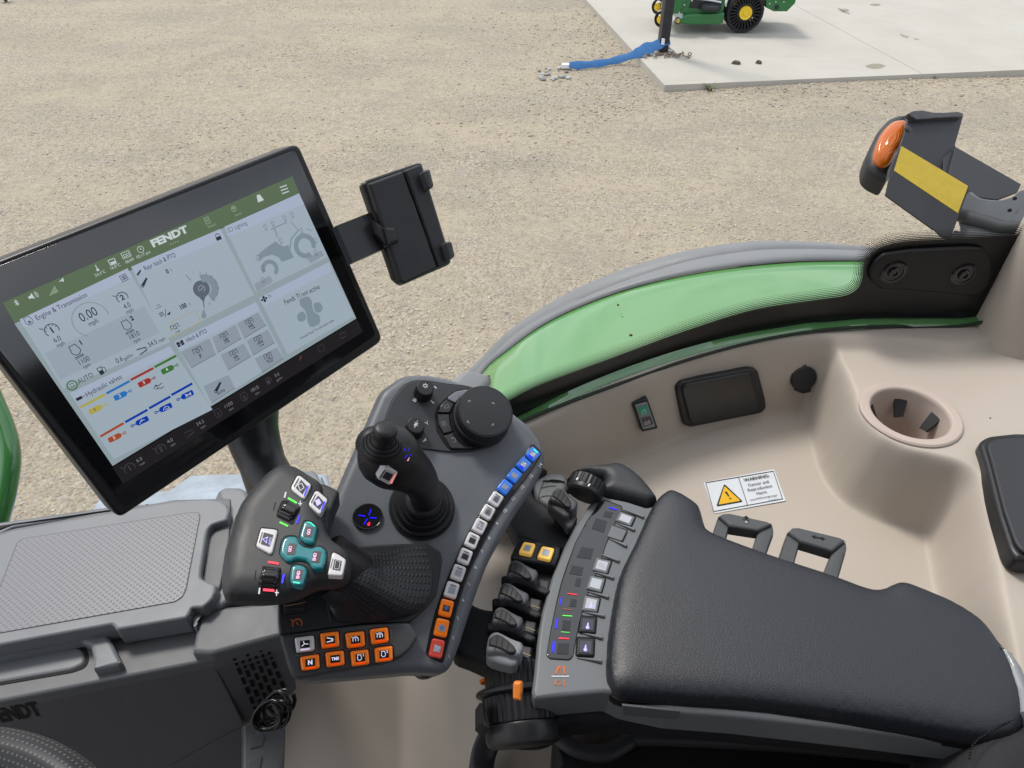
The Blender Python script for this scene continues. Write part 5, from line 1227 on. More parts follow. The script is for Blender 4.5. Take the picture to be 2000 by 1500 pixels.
l2 = Ink(SPL, .00165); l2.at(*px('a', '1092,1095')[0], 0).arc(0, 0, 6.5, 1, -50, 230, 14).line([(-2, 3), (3, -3)], 1.2)
l2.build("dial_marks", E_("scr_lightink", 165, 176, 186, ES), SCR)
# valve tiles
COL = dict(y=(168, 158, 78), b=(46, 108, 178), r=(150, 52, 48), g=(62, 112, 52), o=(158, 74, 46), n=(16, 58, 160))
for c_, bar_, cyl, lab, flip in (('y', '290,875 520,755', '440,895', '1', 0), ('b', '545,740 760,625', '685,760', '2', 0), ('r', '782,608 992,498', '920,632', '3', 0), ('g', '1015,482 1215,377', '1145,505', '4', 0), ('o', '485,1160 702,1035', '630,1170', '5', 0), ('n', '728,1020 935,905', '880,1015', '', 1), ('n', '962,885 1158,775', '1110,885', '', 1), ('n', '1180,755 1372,648', '1322,760', '3rd', 1)):
    q = Ink(SPL, .0017); m = E_("scr_v_" + c_, *COL[c_], ES * 1.15)
    q.raw().line(px('s', bar_), 4.6)
    cx, cy = px('s', cyl)[0]; f = -1 if flip else 1
    q.at(cx, cy, 26).poly(rnd([(-14 * f, -5.5), (8 * f, -5.5), (11 * f, -2), (11 * f, 2), (8 * f, 5.5), (-14 * f, 5.5)], 2.5)).line([(10 * f, 0), (16 * f, 0)], 1.8).arc(18 * f, 0, 2.2, 1.5)
    q.build("valve_tile", m, SCR)
    if lab:
        q = Ink(SPL, .0019); q.at(cx - 3 * f, cy + (1 if not flip else -1), 26).text(lab, 0, 0, 6.4, .02); q.build("tile_number", DK if c_ == 'y' else WH, SCR)
    else:
        q = Ink(SPL, .0019); q.at(cx + 2, cy, 26).line([(-6, 2), (-1, -3), (5, -1)], 1.1).line([(5, -1), (6, 3), (-2, 2)] if bar_[0] == '9' else [(-1, -3), (0, 0)], 1.1); q.build("tile_symbol", WH, SCR)
q = Ink(SPL, .0017); q.at(*px('s', '205,663')[0], 26).arc(0, 0, 8.4, 1.8, 0, 360, 28).arc(0, 0, 4, 1.4, 20, 160, 8).arc(0, 0, 4, 1.4, 200, 340, 8)
for t in range(20): q.line([(9 * math.cos(t * .314), 9 * math.sin(t * .314)), (11 * math.cos(t * .314), 11 * math.sin(t * .314))], 1.1)
q.build("eco_symbol", E_("scr_eco", 62, 104, 58, ES), SCR)
# header print
wh = Ink(SPL, .0016)
FH = px('a', '675,415')[0]
wh.at(FH[0], FH[1], 23.5).text('FENDT', 0, 0, 13.5, .05, wx=1.32)
for q, s_, h in (('z:1305,228', '24.3\u00b0C', 5.8), ('z:1500,138', '16.0\u00b0C', 5.8), ('a:155,728', '06/09', 5.8), ('a:335,648', '02:17 pm', 5.8)):
    zm, q = q.split(':'); wh.at(*px(zm, q)[0], 23.5).text(s_, 0, 0, h, .0, wx=.95)
wh.at(*px('z', '1262,158')[0], 20).line([(0, -6), (0, 2)], 1.6).disc(0, 3.5, 2.6).at(*px('z', '1462,75')[0], 22).box(-6, -5, 6, 5, 1.4).rect(-4, 0, 5, 4)
wh.at(*px('a', '108,650')[0], 22).box(-8, -5.5, 8, 5.5, 1)
for i in range(4):
    for j in range(2): wh.rect(-6 + i * 3.4, -2 + j * 3.6, -4 + i * 3.4, 0 + j * 3.6)
wh.at(*px('a', '297,580')[0], 22).arc(0, 0, 6, 1).line([(0, -4), (0, 0), (3, 1)], 1)
wh.at(*px('z', '215,612')[0], 25).line([(-3, -3), (3, 2), (0, 5), (0, -6), (3, -3), (-3, 3)], 1.1)
wh.at(*px('z', '420,525')[0], 25).poly([(-7, -2.5), (-3, -2.5), (2, -6), (2, 6), (-3, 2.5), (-7, 2.5)]).arc(2, 0, 5, 1.2, -50, 50, 8).arc(2, 0, 8, 1.2, -50, 50, 8)
wh.at(*px('z', '805,320')[0], 25).poly([(-6, 0), (5, -4), (2, 4), (0, 1)])
wh.at(*px('e', '430,318')[0], 22).poly([(-4, -7), (3, -7), (7, 6), (-7, 6)])
for dy in (-6, 0, 6): wh.at(*px('e', '697,222')[0], 20).rect(-8, dy - 1, 8, dy + 1)
wh.build("lettering", WH, SCR)
w3 = Ink(SPL, .0016)
for i in range(6): w3.at(*px('z', '680,450')[0], 25).rect(-9 + i * 3, 5 - i * 2.2, -7 + i * 3, 7)
w3.at(*px('a', '1510,50')[0], 22).arc(0, 0, 5, 1.2).disc(0, -1, 2.4).text('Admin', 4, 13, 4.2); w3.at(*px('a', '1165,205')[0], 22).box(-4.5, -6, 4.5, 6, 1.1).line([(-3, -2), (3, -2)], 1).line([(-3, 1), (3, 1)], 1).text('Default', 4, 12, 4.2)
for i in range(4): w3.at(*px('a', '735,495')[0], 22).disc(-7 + i * 5, 0, 1.2)
w3.build("lettering", E_("scr_dimwhite", 150, 172, 150, ES), SCR)
ft = Ink(SPL, .0016); AF = 31
for q, s_, h in (('h:0', '', 0),): pass
for cx, cy, s_, u_ in ((272, 898, '6.0', 'mph'), (332, 861, '4.0', 'mph'), (391, 826, '34.5', 'mph'), (446, 791, '1100', 'rpm'), (497, 760, '1810', 'rpm'), (541, 732, '0.6', 'gal/hr')):
    ft.at(cx, cy, 29).text(s_, 0, 0, 7.4 if cx < 500 else 6.6, .0, wx=.92).text(u_, 1.5, 10, 4.4)
ft.build("lettering", E_("scr_footink", 128, 128, 134, ES), SCR)
f2 = Ink(SPL, .0016)
f2.at(253, 914, 29, 1.2); gauge(f2, '1', 8.5, 1); f2.at(314, 877, 29, 1.15); gauge(f2, '2', 8.5, 1); f2.at(371, 845, 29).line([(-9, -5), (7, -3)], 1.4).line([(-8, 6), (8, 2)], 1.4)
f2.at(426, 807, 29, 1.1); engine(f2, '1', 8, .9, False); f2.at(477, 775, 29, 1.1); engine(f2, '2', 8, .9, False); f2.at(525, 744, 29).rect(-5, -1, 2, 6).box(-5, -7, 2, -1, 1).line([(3, -5), (6, -2), (6, 4)], 1)
f2.at(*px('t', '995,630')[0], 29).line([(-6, -4), (5, -4), (7, -1)], 1.4).line([(6, 5), (-5, 5), (-7, 2)], 1.4); f2.at(*px('t', '715,800')[0], 29).box(-6, -6, 6, 6, .9)
f2.build("lettering", E_("scr_footdim", 70, 70, 76, ES), SCR)
f3 = Ink(SPL, .0016); f3.at(*px('t', '445,930')[0], 29).poly([(-4, 3), (0, -3), (5, -5), (2, 1), (-2, 4)]); f3.build("red_symbol", E_("scr_dimred", 96, 60, 52, ES), SCR)
# neck
b = MB(); nk = cr([PD(480, 770, .725), PD(489, 830, .72), PD(505, 885, .715), PD(528, 940, .70), PD(560, 1000, .67)], 5)
b.tube(nk, [float(x) for x in np.interp(np.linspace(0, 1, len(nk)), [0, .3, .6, 1], [.034, .0265, .0225, .026])], 28)
b.build("neck", mat("neck_black", (.016, .017, .020), .36, bump=('noise', 900, .1, .0002)), DT, ang=80)
b = MB(); bk = Pl(SPL.o - SPL.n * .024, SPL.n); b.slab([bk.h(x, y) for x, y in rnd(px('P', '420,740 520,690 560,790 480,850'), 8)], SPL.n, .02, .006, 4); b.build("rear_joint", HB, DT)

# ================= PHONE HOLDER =================
def Hk(s): return px('H', s)
PH = thing("phone_holder", 'black spring clamp phone holder on a flat arm beside the display', 'phone holder', PD(800, 430, .70))
PHP = pl3((716, 360, .700), (825, 322, .735), (788, 548, .715))
b = MB(); ap = pl3((660, 430, .68), (760, 400, .735), (690, 505, .68)); P = [ap.h(x, y) for x, y in Hk('80,750 400,625 520,960 230,1090')]; b.slab(P, ap.n, .008, .001, 2); b.build("flat_arm", HB, PH)
slab("cradle_body", rnd(Hk('318,370 345,335 830,172 868,180 885,235 1130,1040 1135,1090 1100,1115 700,1290 665,1275 618,1235'), 4), PHP.up(-.008), HB, PH, .010, .003)
slab("cradle_face", rnd(Hk('375,365 690,250 1015,1140 700,1285 668,1262'), 3), PHP, PLB, PH, .012, .0025)
slab("sliding_jaw", rnd(Hk('700,246 845,190 870,215 1125,1050 1120,1090 1020,1138'), 3), PHP, PLB, PH, .012, .0022, top=-.0004)
for q in ('880,250 905,232 940,232 978,375 972,400 940,412', '1088,905 1110,890 1140,895 1172,1020 1165,1040 1135,1060'):
    slab("jaw_pad", rnd(Hk(q), 3), PHP, mat("pad_grey", (.06, .062, .068), .5), PH, .018, .003, top=.012)
slab("hook", rnd(Hk('515,765 620,765 660,900 560,930'), 3), PHP, PLB, PH, .02, .003, top=.006)
slab("hook_base", rnd(Hk('410,700 480,740 515,770 560,935 525,930 440,830'), 3), PHP, HB, PH, .016, .002, top=.002)
i1 = Ink(PHP, .0003)
i1.at(*Hk('785,1030')[0], 10).arc(0, 0, 7, 1.2).line([(0, -8), (-2, -22)], 1.2).line([(6, -5), (15, -14)], 1.2).line([(7, 4), (18, 8)], 1.2).line([(2, 8), (6, 18)], 1.2).line([(-6, 5), (-16, 10)], 1.2).line([(-7, -2), (-20, -4)], 1.2).line([(-10, -12), (8, -12)], 1).line([(-14, 15), (10, 17)], 1)
i1.build("embossed_mark", mat("emboss", (.030, .031, .034), .25), PH)
# ================= ARMREST =================
APL = plz(-.585)
AR = thing("armrest", 'wide black leather armrest with grey front key panel, levers and ridged dials', 'armrest', APL.h(1400, 1200))
AG = mat("armrest_grey", (.135, .147, .158), .42, bump=('noise', 900, .12, .0002), var=.03)
LEA = mat("leather_black", (.014, .016, .022), .46, bump=('leather', 440, .26, .0003), spec=.6)
pn = px('P', '1172,962 1185,970 1225,978 1262,990 1290,985 1330,1000 1300,1100 1270,1250 1290,1358 1174,1352 1110,1358 1044,1365 1038,1352 1043,1314 1049,1250 1057,1198 1078,1124 1102,1065 1125,1022 1150,985')
b = MB(); b.slab([APL.h(x, y) for x, y in rnd(pn, 3)], APL.n, .034, .004, 3)
b.build("front_panel", AG, AR)
b = MB(); b.slab([APL.h(x, y, -.004) for x, y in rnd(px('P', '1174,1350 1215,1370 1300,1388 1450,1400 1700,1428 1890,1452 1990,1460 2030,1380 2010,1330 1990,1290 1940,1240 1800,1200 1500,1120 1300,1050'), 5)], APL.n, .032, .006, 3)
b.build("side_shell", AG, AR)
i1 = Ink(APL, .0004)
# pad
pad = px('R', '592,22 640,22 720,72 738,110 752,160 775,182 850,214 980,262 1100,302 1250,352 1350,390 1400,402 1440,396 1480,378 1510,374 1560,388 1700,448 1800,510 1850,560 1885,610 1930,665 1960,740 1985,830 1992,900 1960,960 1900,985 1790,985 1500,935 1000,862 700,838 480,822 405,808 372,770 362,720 365,640 374,550 400,400 430,310 475,220 540,80')
PDL = plz(-.566)
sm_pad = [tuple(p) for p in cr(pad, 3, True)]
b = MB(); prof = [(0, .018), (.0006, .013), (.002, .009), (.0045, .0058), (.008, .0036), (.014, .0020), (.024, .0010), (.04, .0004), (.07, 0)]
b.dome([PDL.h(x, y, -.024) + PDL.n * .020 for x, y in sm_pad], PDL.n, .036, prof, .006); b.build("armrest_pad", LEA, AR, ang=70)
b = MB(); b.slab([PDL.h(x, y, -.022) for x, y in [tuple(p) for p in cr(shrink(pad, -2.0), 2, True)]], PDL.n, .010, .002, 2); b.build("pad_gap", SEAM, AR)
slab("end_cap", px('R', '1905,600 1960,625 1998,680 2030,760 2040,900 1985,860 1970,760 1940,680'), plz(-.572), mat("end_grey", (.20, .22, .235), .4, coat=.2), AR, .04, .006, r=3)
# display strip
st = lz('875,308 895,292 915,296 985,322 990,338 940,430 905,520 880,600 845,690 820,750 790,850 765,960 748,1055 730,1072 635,1066 618,1048 640,920 665,800 690,700 720,610 760,500 815,395')
slab("strip_seam", rnd(shrink(st, -1.2), 4), APL, SEAM, AR, .002, .0003, top=.0004)
SD = slab("strip_display", rnd(st, 4), APL, mat("strip_glass", (.010, .011, .014), .10, coat=.3, spec=.7), AR, .002, .0008, top=.0012)
i1 = Ink(APL, .0015); i1.raw()
for q in '905,345 945,352 935,378 895,370;765,672 790,675 782,715 755,708;738,775 768,778 762,812 730,810;700,878 740,882 732,928 692,925;675,990 730,992 726,1045 668,1042;860,380 915,395 900,450 838,430;790,520 850,530 835,580 765,570;745,610 800,620 790,660 730,650'.split(';'): i1.poly(lz(q))
i1.build("strip_window", mat("strip_dim", (.022, .025, .03), .15), SD)
def abar(q, m, w_, nm="strip_light"):
    i1 = Ink(APL, .0018); i1.raw().line(lz(q), w_ / 2.5); i1.build(nm, m, SD)
abar('924,328 960,338', GBL, 5); abar('722,748 766,753', GRD, 4); abar('693,765 685,800', GBL, 5); abar('700,822 742,828', mat("red_dim", (.4, .1, .1), .4), 3); abar('698,855 743,858', GGR, 4); abar('670,872 664,915', GBL, 9); abar('690,935 730,938', GGR, 2.5); abar('680,966 726,968', GRD, 6); abar('655,984 650,1033', GBL, 10)
bq = [('978,345 1052,372 1030,418 955,390', 0), ('937,412 1012,440 987,492 915,468', 1), ('862,570 936,588 915,650 842,632', 0), ('833,657 906,674 886,742 812,722', 0), ('806,755 880,770 866,838 790,828', 2), ('785,857 862,865 855,940 776,935', 3), ('770,962 852,968 848,1052 764,1048', 3)]
SLV2 = mat("key_silver", (.42, .45, .50), .28)
for q, kd in bq:
    P = lz(q); slab("key_seat", rnd(shrink(P, -3.2), 4), APL, SEAM if kd != 1 else DGR, AR, .001, .0003, top=.0005)
    k = slab("armrest_key", rnd(P, 3), APL, {0: mat("key_frame", (.14, .15, .16), .4), 1: AG, 2: mat("key_frame"), 3: GBK}[kd], AR, .004, .0012, top=.003)
    if kd == 1: continue
    cx = sum(p[0] for p in P) / 4; cy = sum(p[1] for p in P) / 4
    i1 = Ink(APL, .0034); i1.raw().poly([(cx + (x - cx) * .68, cy + (y - cy) * .68) for x, y in P]); i1.build("button_window", {0: SLV2, 2: SLV2, 3: mat("win_slate", (.05, .055, .075), .3)}[kd], k)
    if kd >= 2: i1 = Ink(APL, .0037); i1.at(cx, cy + 3, 85).disc(-3, 0, 3.6).poly([(-2, -2), (7, -1), (8, 1), (-2, 2)]); i1.build("symbol", LIL, k)
    elif q[:3] == '862': i1 = Ink(APL, .0037); i1.at(cx, cy, -15).arc(-2, 0, 3, .8).line([(1, -4), (6, 4)], .8).line([(3, 4), (6, 4)], .8); i1.build("symbol", mat("sym_mauve", (.42, .32, .42), .5), k)
for q in '992,338 1092,377;958,402 1047,440;922,478 1008,518;880,556 972,592;848,642 945,674;822,738 920,768;800,838 900,860;785,940 890,966;768,1062 886,1080'.split(';'):
    (x0, y0), (x1, y1) = lz(q); b = MB(); A_ = APL.h(x0, y0, .0006); B_ = APL.h(x1, y1, .0006); u = (B_ - A_).normalized(); s_ = APL.n.cross(u) * .0018; N_ = APL.n
    b.tube([A_, A_.lerp(B_, .5) + N_ * .0005, B_ + N_ * .001], [.0005, .0011, .0020], 12); b.build("key_rib", AG, AR, ang=50, wn=False)
i1 = Ink(APL, .0005); i1.raw().poly(lz('658,1140 672,1102 690,1102 682,1112 680,1116 668,1140')).line(lz('686,1100 686,1142'), .8).poly(lz('694,1102 710,1102 710,1142 704,1142 700,1116')); i1.at(*lz('680,1184')[0], 0).arc(0, 0, 5.2, 1.1).rect(-9, -3, -6, 4).rect(9, -6, 11, 7)
i1.build("panel_symbol", ORP, AR)
i1 = Ink(APL, .0005); i1.raw().line(lz('645,1152 727,1152'), 2); i1.build("divider_line", WPR, AR)
# recess step in the shell under the pad
slab("shell_notch", px('P', '1215,1378 1327,1389 1330,1392 1324,1404 1318,1406 1217,1398'), Pl(APL.h(1270, 1385, -.004), (0, -1, .25)).up(.001), mat("notch_grey", (.09, .095, .10), .45), AR, .002, .0008)

# shoulder cover and upper dial
wg = px('c', '860,310 900,285 1000,232 1120,205 1290,188 1400,168 1450,170 1520,190 1640,270 1720,340 1800,430 1910,575 1870,612 1800,636 1700,612 1600,585 1400,535 1290,520 1255,480 1262,440 1300,345 1200,322 1100,300')
WPL = APL.up(.006); b = MB(); b.dome([WPL.h(x, y, -.012) + WPL.n * .012 for x, y in rnd(wg, 4)], WPL.n, .04, step=.004, prof=[(0, .014), (.0006, .010), (.002, .006), (.004, .0035), (.007, .0015), (.010, .0004), (.013, 0)]); b.build("shoulder_cover", mat("shoulder_rubber", (.032, .035, .040), .48, bump=('noise', 900, .15, .0002)), AR, ang=70)
dk_ = WPL.h(*px('c', '1085,440')[0], .002); da = V((-.42, -.85, -.30)).normalized(); b = MB()
b.lathe(dk_ - da * .010, da, [(.012, 0), (.0193, .0), (.0200, .0015), (.0200, .0105), (.0193, .012), (.016, .0125)], 96, teeth=((2, 3), .0010)); dw = b.build("upper_dial", RUB, AR)
b = MB(); b.lathe(dk_ - da * .010, da, [(.0195, .0120), (.0198, .0135), (.0195, .0165), (.0175, .0185), (0, .019)], 64); b.build("dial_face", PLB, dw)
i1 = Ink(Pl(dk_ + V((0, .004, .0232)), (0, .1, 1)), .0008)
for q in ('975,330 992,315', '1112,405 1130,385'): i1.raw().line(px('c', q), 2.2)
i1.build("white_tick", mat("tick_white", (.8, .8, .82), .5), dw)
# grey seat-side cover glimpsed between console and dial
sw2 = APL.up(-.030); b = MB(); q = px('c', '470,395 500,320 600,258 700,240 790,250 860,300 860,420 800,560 745,715 650,640 560,590 500,520')
s0 = slab("swivel_cover", [tuple(p) for p in cr(q, 3, True)], sw2, mat("swivel_grey", (.15, .16, .165), .5), AR, .03, .006)
i1 = Ink(sw2, .0005); i1.raw().line(cr(px('c', '610,350 570,430 545,500 540,570'), 4), 1).line(cr(px('c', '575,430 650,412 740,405'), 4), 1).line(cr(px('c', '550,540 620,520 700,520'), 4), 1).line(cr(px('c', '600,625 640,615 690,618'), 4), 1).line(cr(px('c', '590,350 650,345 740,360 830,350'), 4), 3); i1.build("cover_seam", SEAM, s0)
slab("serrated_edge", px('c', '620,345 680,310 760,305 840,330 840,352 760,335 690,332'), sw2.up(.003), mat("swivel_grey"), s0, .004, .0008)
# link arms between the console and the armrest
LNK = mat("link_black", (.014, .015, .018), .6)
la_ = APL.up(-.022)
slab("link_arm", [tuple(p) for p in cr(px('c', '640,200 500,300 468,400 475,470 520,540 620,600 740,705 860,830 960,900 1000,1100 700,1140 430,1040 300,1010 220,900 165,800 100,700 200,300 400,150'), 3, True)], la_, LNK, AR, .02, .006)
slab("link_arm", [tuple(p) for p in cr(lz('240,770 262,795 300,812 340,820 420,830 520,860 520,1100 400,1140 330,1112 240,1072 165,1038 150,960 100,900 180,700'), 3, True)], la_, LNK, AR, .02, .006)
slab("lever_housing", px('v', '700,560 950,520 1190,430 1300,420 1080,900 960,1500') + px('w', '1060,60 1030,600 760,480 700,200') + px('v', '560,1100'), APL.up(-.012), mat("housing_matt", (.016, .016, .018), .6), AR, .02, .004, r=3)
for k_ in range(4):
    x0, y0 = px('v', ('950,640', '830,900', '760,1210', '700,1560')[k_])[0]
    slab("pivot_block", [(x0, y0), (x0 + 22, y0 + 5), (x0 + 17, y0 + 30), (x0 - 4, y0 + 24)], APL.up(-.006), mat("pivot_grey", (.045, .047, .052), .5), AR, .01, .002, r=2)
    i1 = Ink(APL, -.0055); i1.raw().line([(x0 + 2, y0 + 16), (x0 + 18, y0 + 22)], 1.6); i1.build("pivot_pin", mat("brass_dim", (.20, .15, .09), .4, .6), AR)
# amber key pod
YP = APL.up(.004)
slab("key_pod", rnd(px('v', '680,60 830,95 950,120 1100,165 1245,195 1225,310 1165,450 900,420 740,400 560,370 545,325 600,200 640,100'), 3), YP, PLB, AR, .022, .003)
for q in ('700,100 920,135 850,330 640,290', '970,160 1195,200 1150,420 900,360'): slab("key_seat", rnd(px('v', q), 5), YP, SEAM, AR, .001, .0003, top=.0004)
for q in ('735,120 905,150 840,315 660,275', '988,178 1168,215 1105,385 918,340'):
    P = px('v', q); k = slab("amber_key", rnd(P, 4.5), YP, YBT, AR, .006, .0016, top=.004); cx = sum(p[0] for p in P) / 4; cy = sum(p[1] for p in P) / 4
    i1 = Ink(YP, .0045); i1.raw().poly([(cx + (x - cx) * .5, cy + (y - cy) * .5) for x, y in P]); i1.build("button_window", mat("key_silver"), k)
    if q[0] == '9': i1 = Ink(YP, .0048); i1.at(cx - 1, cy, -12).arc(0, 0, 2.5, .8).line([(4, -4), (4, 4)], .8); i1.build("symbol", WPR, k)
# finger levers
LVF = mat("lever_frame", (.075, .078, .088), .42, bump=('noise', 900, .12, .0002)); LVI = mat("lever_rubber", (.018, .019, .022), .45); LVL = mat("lever_light", (.21, .22, .24), .4)
def lever(ax, ay, ang, s=1.0, fin=True, hi=.012, light=False):
    c_, q_ = math.cos(R(ang)), math.sin(R(ang))
    T = lambda st_: [(ax + (c_ * a + -q_ * b_ * -1 * -1) * s / 7.143 if 0 else ax + (c_ * a - q_ * b_) * s / 7.143, ay + (q_ * a + c_ * b_) * s / 7.143) for a, b_ in (tuple(float(z_) for z_ in p.split(',')) for p in st_.split())]
    LP = APL.up(hi)
    body = rnd(T('-60,50 -30,15 0,0 50,-5 110,25 190,75 270,115 330,140 345,170 335,230 290,305 230,282 130,250 30,228 -60,238 -100,230 -90,160'), 3)
    lv = slab("finger_lever", body, LP, LVL if light else LVF, AR, .020, .003)
    slab("grip_insert", rnd(T('-50,80 0,42 50,30 110,60 170,110 235,180 262,240 235,268 170,262 100,215 20,182 -62,158'), 2), LP, LVI, lv, .004, .0015, top=.0015)
    i1 = Ink(LP, .0018); i1.raw()
    for q in ('48,62 22,168', '112,95 82,205', '172,150 150,245'): i1.line(T(q), 1.3)
    i1.build("grip_groove", SEAM, lv)
    i1 = Ink(LP, .0004); i1.raw().line(T('10,195 0,222'), 1.2).line(T('262,282 282,292'), 1.0).line(T('276,278 268,298'), 1.0); i1.build("lever_mark", SEAM, lv)
    if fin:
        slab("guard_fin", [tuple(p) for p in cr(T('-170,250 -135,222 -60,222 30,232 160,268 310,325 430,372 500,410 510,455 440,480 310,425 210,385 110,350 0,330 -100,335 -160,330'), 2, True)], APL.up(hi - .011), LNK, lv, .012, .002)
    else: slab("lever_foot", rnd(T('-100,235 30,228 290,305 250,400 200,420 60,380 -60,330 -105,280'), 4), APL.up(hi - .006), LVL if light else LVF, lv, .014, .003)
lever(*px('v', '590,375')[0], 0); lever(*px('v', '470,690')[0], 1); lever(*px('v', '385,1030')[0], 0); lever(*px('w', '450,25')[0], -4, 1.18, False, light=True)
lever(*px('c', '772,412')[0], 14, .92, False)
slab("lever_stem", px('c', '645,560 680,545 760,640 900,700 990,760 930,870 880,890 820,800 740,705'), APL.up(-.002), LVF, AR, .012, .003, r=2)

# lower twin ridged dial
AXD = V((.10, -.93, -.34)).normalized(); dc_ = PD(*px('w', '790,640')[0], .648)
rD = .0300
b = MB(); b.lathe(dc_, AXD, [(.024, -.010), (rD * .96, -.009), (rD, -.0075), (rD, .0085), (rD * .97, .0095), (.024, .010)], 144, teeth=((2, 3), .0010)); T1 = b.build("ridged_dial", RUB, AR)
b = MB(); b.lathe(dc_, AXD, [(rD * .9, .0095), (rD * 1.22, .0105), (rD * 1.30, .0125), (rD * 1.30, .0150), (rD * 1.22, .0165), (rD * .9, .0168)], 96); b.build("dial_flange", PLB, AR)
b = MB(); b.lathe(dc_, AXD, [(.024, .0165), (rD * 1.10, .017), (rD * 1.13, .0185), (rD * 1.13, .0375), (rD * 1.10, .039), (.024, .040)], 144, teeth=((2, 3), .0010)); T2 = b.build("ridged_dial", RUB, AR)
b = MB(); b.lathe(dc_, AXD, [(rD * .9, .039), (rD * 1.06, .0395), (rD * 1.10, .042), (rD * 1.10, .052), (rD * 1.04, .056), (rD * .9, .058), (0, .059)], 64); b.build("hub_cover", PLB, AR)
cpl = Pl(PD(*px('w', '790,855')[0], .580), V((-.12, -.55, .85)))
slab("orange_pointer", rnd(px('w', '735,730 760,722 840,726 855,760 852,870 836,940 836,990 745,985 722,955 722,770'), 1.5), cpl, mat("pointer_orange", (.75, .22, .03), .4, var=.15, vs=90), AR, .008, .0025)
slab("pointer_tip", px('w', '250,705 330,655 335,700 262,742'), pl3((936, 1330, .64), (947, 1322, .64), (938, 1334, .638)), mat("pointer_orange"), AR, .006, .001)
slab("dial_bracket", rnd(px('w', '270,1000 345,1060 345,1250 420,1360 400,1390 330,1360 268,1305'), 2), pl3((940, 1375, .605), (958, 1400, .60), (941, 1412, .595)), LNK, AR, .02, .002)
# black dome and under-body
b = MB(); un = plz(-.632); b.slab([un.h(x, y) for x, y in cr(px('P', '950,1370 955,1400 965,1418 990,1432 1030,1436 1060,1434 1083,1424 1100,1410 1200,1405 1400,1418 1700,1445 1880,1470 2020,1470 1900,1300 1500,1150 1200,1200 1040,1300'), 3, True)], un.n, .03, .010, 4); b.build("under_body", LNK, AR)
# two folding adjuster handles
HG = mat("handle_grey", (.075, .08, .085), .45, bump=('noise', 900, .12, .0002)); hz_ = plz(-.600)
for n_, (q_out, q_in, aq) in enumerate((('775,186 810,98 825,84 850,82 1000,115 1022,132 1025,160 985,270 880,235', '852,135 962,152 930,250 832,205', '915,107'), ('1038,272 1080,155 1098,138 1120,138 1285,178 1308,196 1310,222 1270,360 1160,320', '1128,195 1252,232 1210,335 1100,295', '1197,180'))):
    O = px('R', q_out); I = px('R', q_in); b = MB()
    # frame strips round the opening
    A_ = px('R', ('775,186 806,96 852,135 832,205', '806,96 850,82 1000,115 1022,135 962,152 852,135', '1022,135 1025,165 985,270 930,250 962,152')[0]) if n_ == 0 else px('R', '1038,272 1076,158 1128,195 1100,295')
    B_ = px('R', '806,96 824,84 850,82 1000,115 1018,128 962,152 852,135') if n_ == 0 else px('R', '1076,158 1096,139 1120,138 1285,178 1303,192 1252,232 1128,195')
    C_ = px('R', '1018,128 1024,150 1022,170 985,270 930,250 962,152') if n_ == 0 else px('R', '1303,192 1310,215 1305,240 1270,360 1210,335 1252,232')
    for Q in (A_, C_): b.slab([hz_.h(x, y, -.003) for x, y in rnd(Q, 1)], hz_.n, .016, .003, 2)
    b.slab([hz_.h(x, y, .001) for x, y in rnd(B_, 2)], hz_.n, .014, .003, 3)
    hd_ = b.build("adjuster_handle", HG, AR)
    i1 = Ink(hz_, .0015); cx, cy = px('R', aq)[0]; i1.at(cx, cy, -12)
    if n_ == 0: i1.poly([(-6, -2), (0, -9), (6, -2)]).rect(-2, -2, 2, 2).rect(-6, 2, -3, 4).rect(3, 2, 6, 4)
    else: i1.poly([(-13, 0), (-6, -5), (-6, 5)]).poly([(13, 0), (6, -5), (6, 5)]).rect(-6, -1.6, 6, 1.6)
    i1.build("arrow_cutout", SEAM, hd_)
    if n_ == 0: i1 = Ink(hz_, .0018); i1.at(cx, cy + 6, -12).disc(0, 0, 2.6); i1.build("cutout_light", mat("beige_dot", (.4, .36, .32), .5), hd_)
    tag(hd_, None)

# ================= SEAT, UNDER-BOX, HOSE, CABLES =================
SE = thing("driver_seat", 'black fabric seat side with stitched seam at the bottom right corner', 'seat', PD(1980, 1470, .56))
FAB = mat("fabric_black", (.022, .0225, .026), .85, bump=('noise', 1200, .5, .0006), var=.15, vs=300)
sp1 = pl3((1900, 1470, .545), (2010, 1400, .575), (1990, 1560, .53)); b = MB()
sq = [tuple(p) for p in cr(px('P', '1868,1520 1878,1490 1890,1462 1905,1445 1925,1430 1955,1412 1985,1396 2030,1375 2200,1330 2300,1600 1900,1700'), 4, True)]
b.dome([sp1.h(x, y, -.025) + sp1.n * .025 for x, y in sq], sp1.n, .10, step=.006, prof=[(0, .03), (.001, .020), (.004, .012), (.009, .005), (.016, .0015), (.024, 0)]); b.build("cushion", FAB, SE, ang=70)
sm_ = px('P', '1893,1482 1897,1462 1907,1447 1927,1434 1957,1417 1987,1401 2030,1382'); sc_ = resamp([V((*p, 0)) for p in cr(sm_, 6)], 30); i1 = Ink(sp1.up(-.001), .0006); i1.raw()
b = MB()
for i in range(0, 29): b.tube([sp1.h(sc_[i].x, sc_[i].y, -.0016), sp1.h(*(sc_[i].lerp(sc_[i + 1], .55))[:2], -.0016)], .0008, 6)
b.build("stitching", SEAM, SE)
bx = plz(-.73); UB = thing("seat_base_box", 'black plastic seat base box with moulded grip edge under the armrest', 'seat base', bx.h(1400, 1470))
b = MB(); b.slab([bx.h(x, y) for x, y in rnd(px('P', '1080,1428 1110,1452 1150,1466 1190,1466 1225,1446 1250,1436 1500,1446 1760,1470 1950,1500 2050,1700 1080,1700 1078,1500'), 6)], bx.n, .18, .012, 4); b.build("box", mat("box_black", (.011, .0115, .013), .5), UB)
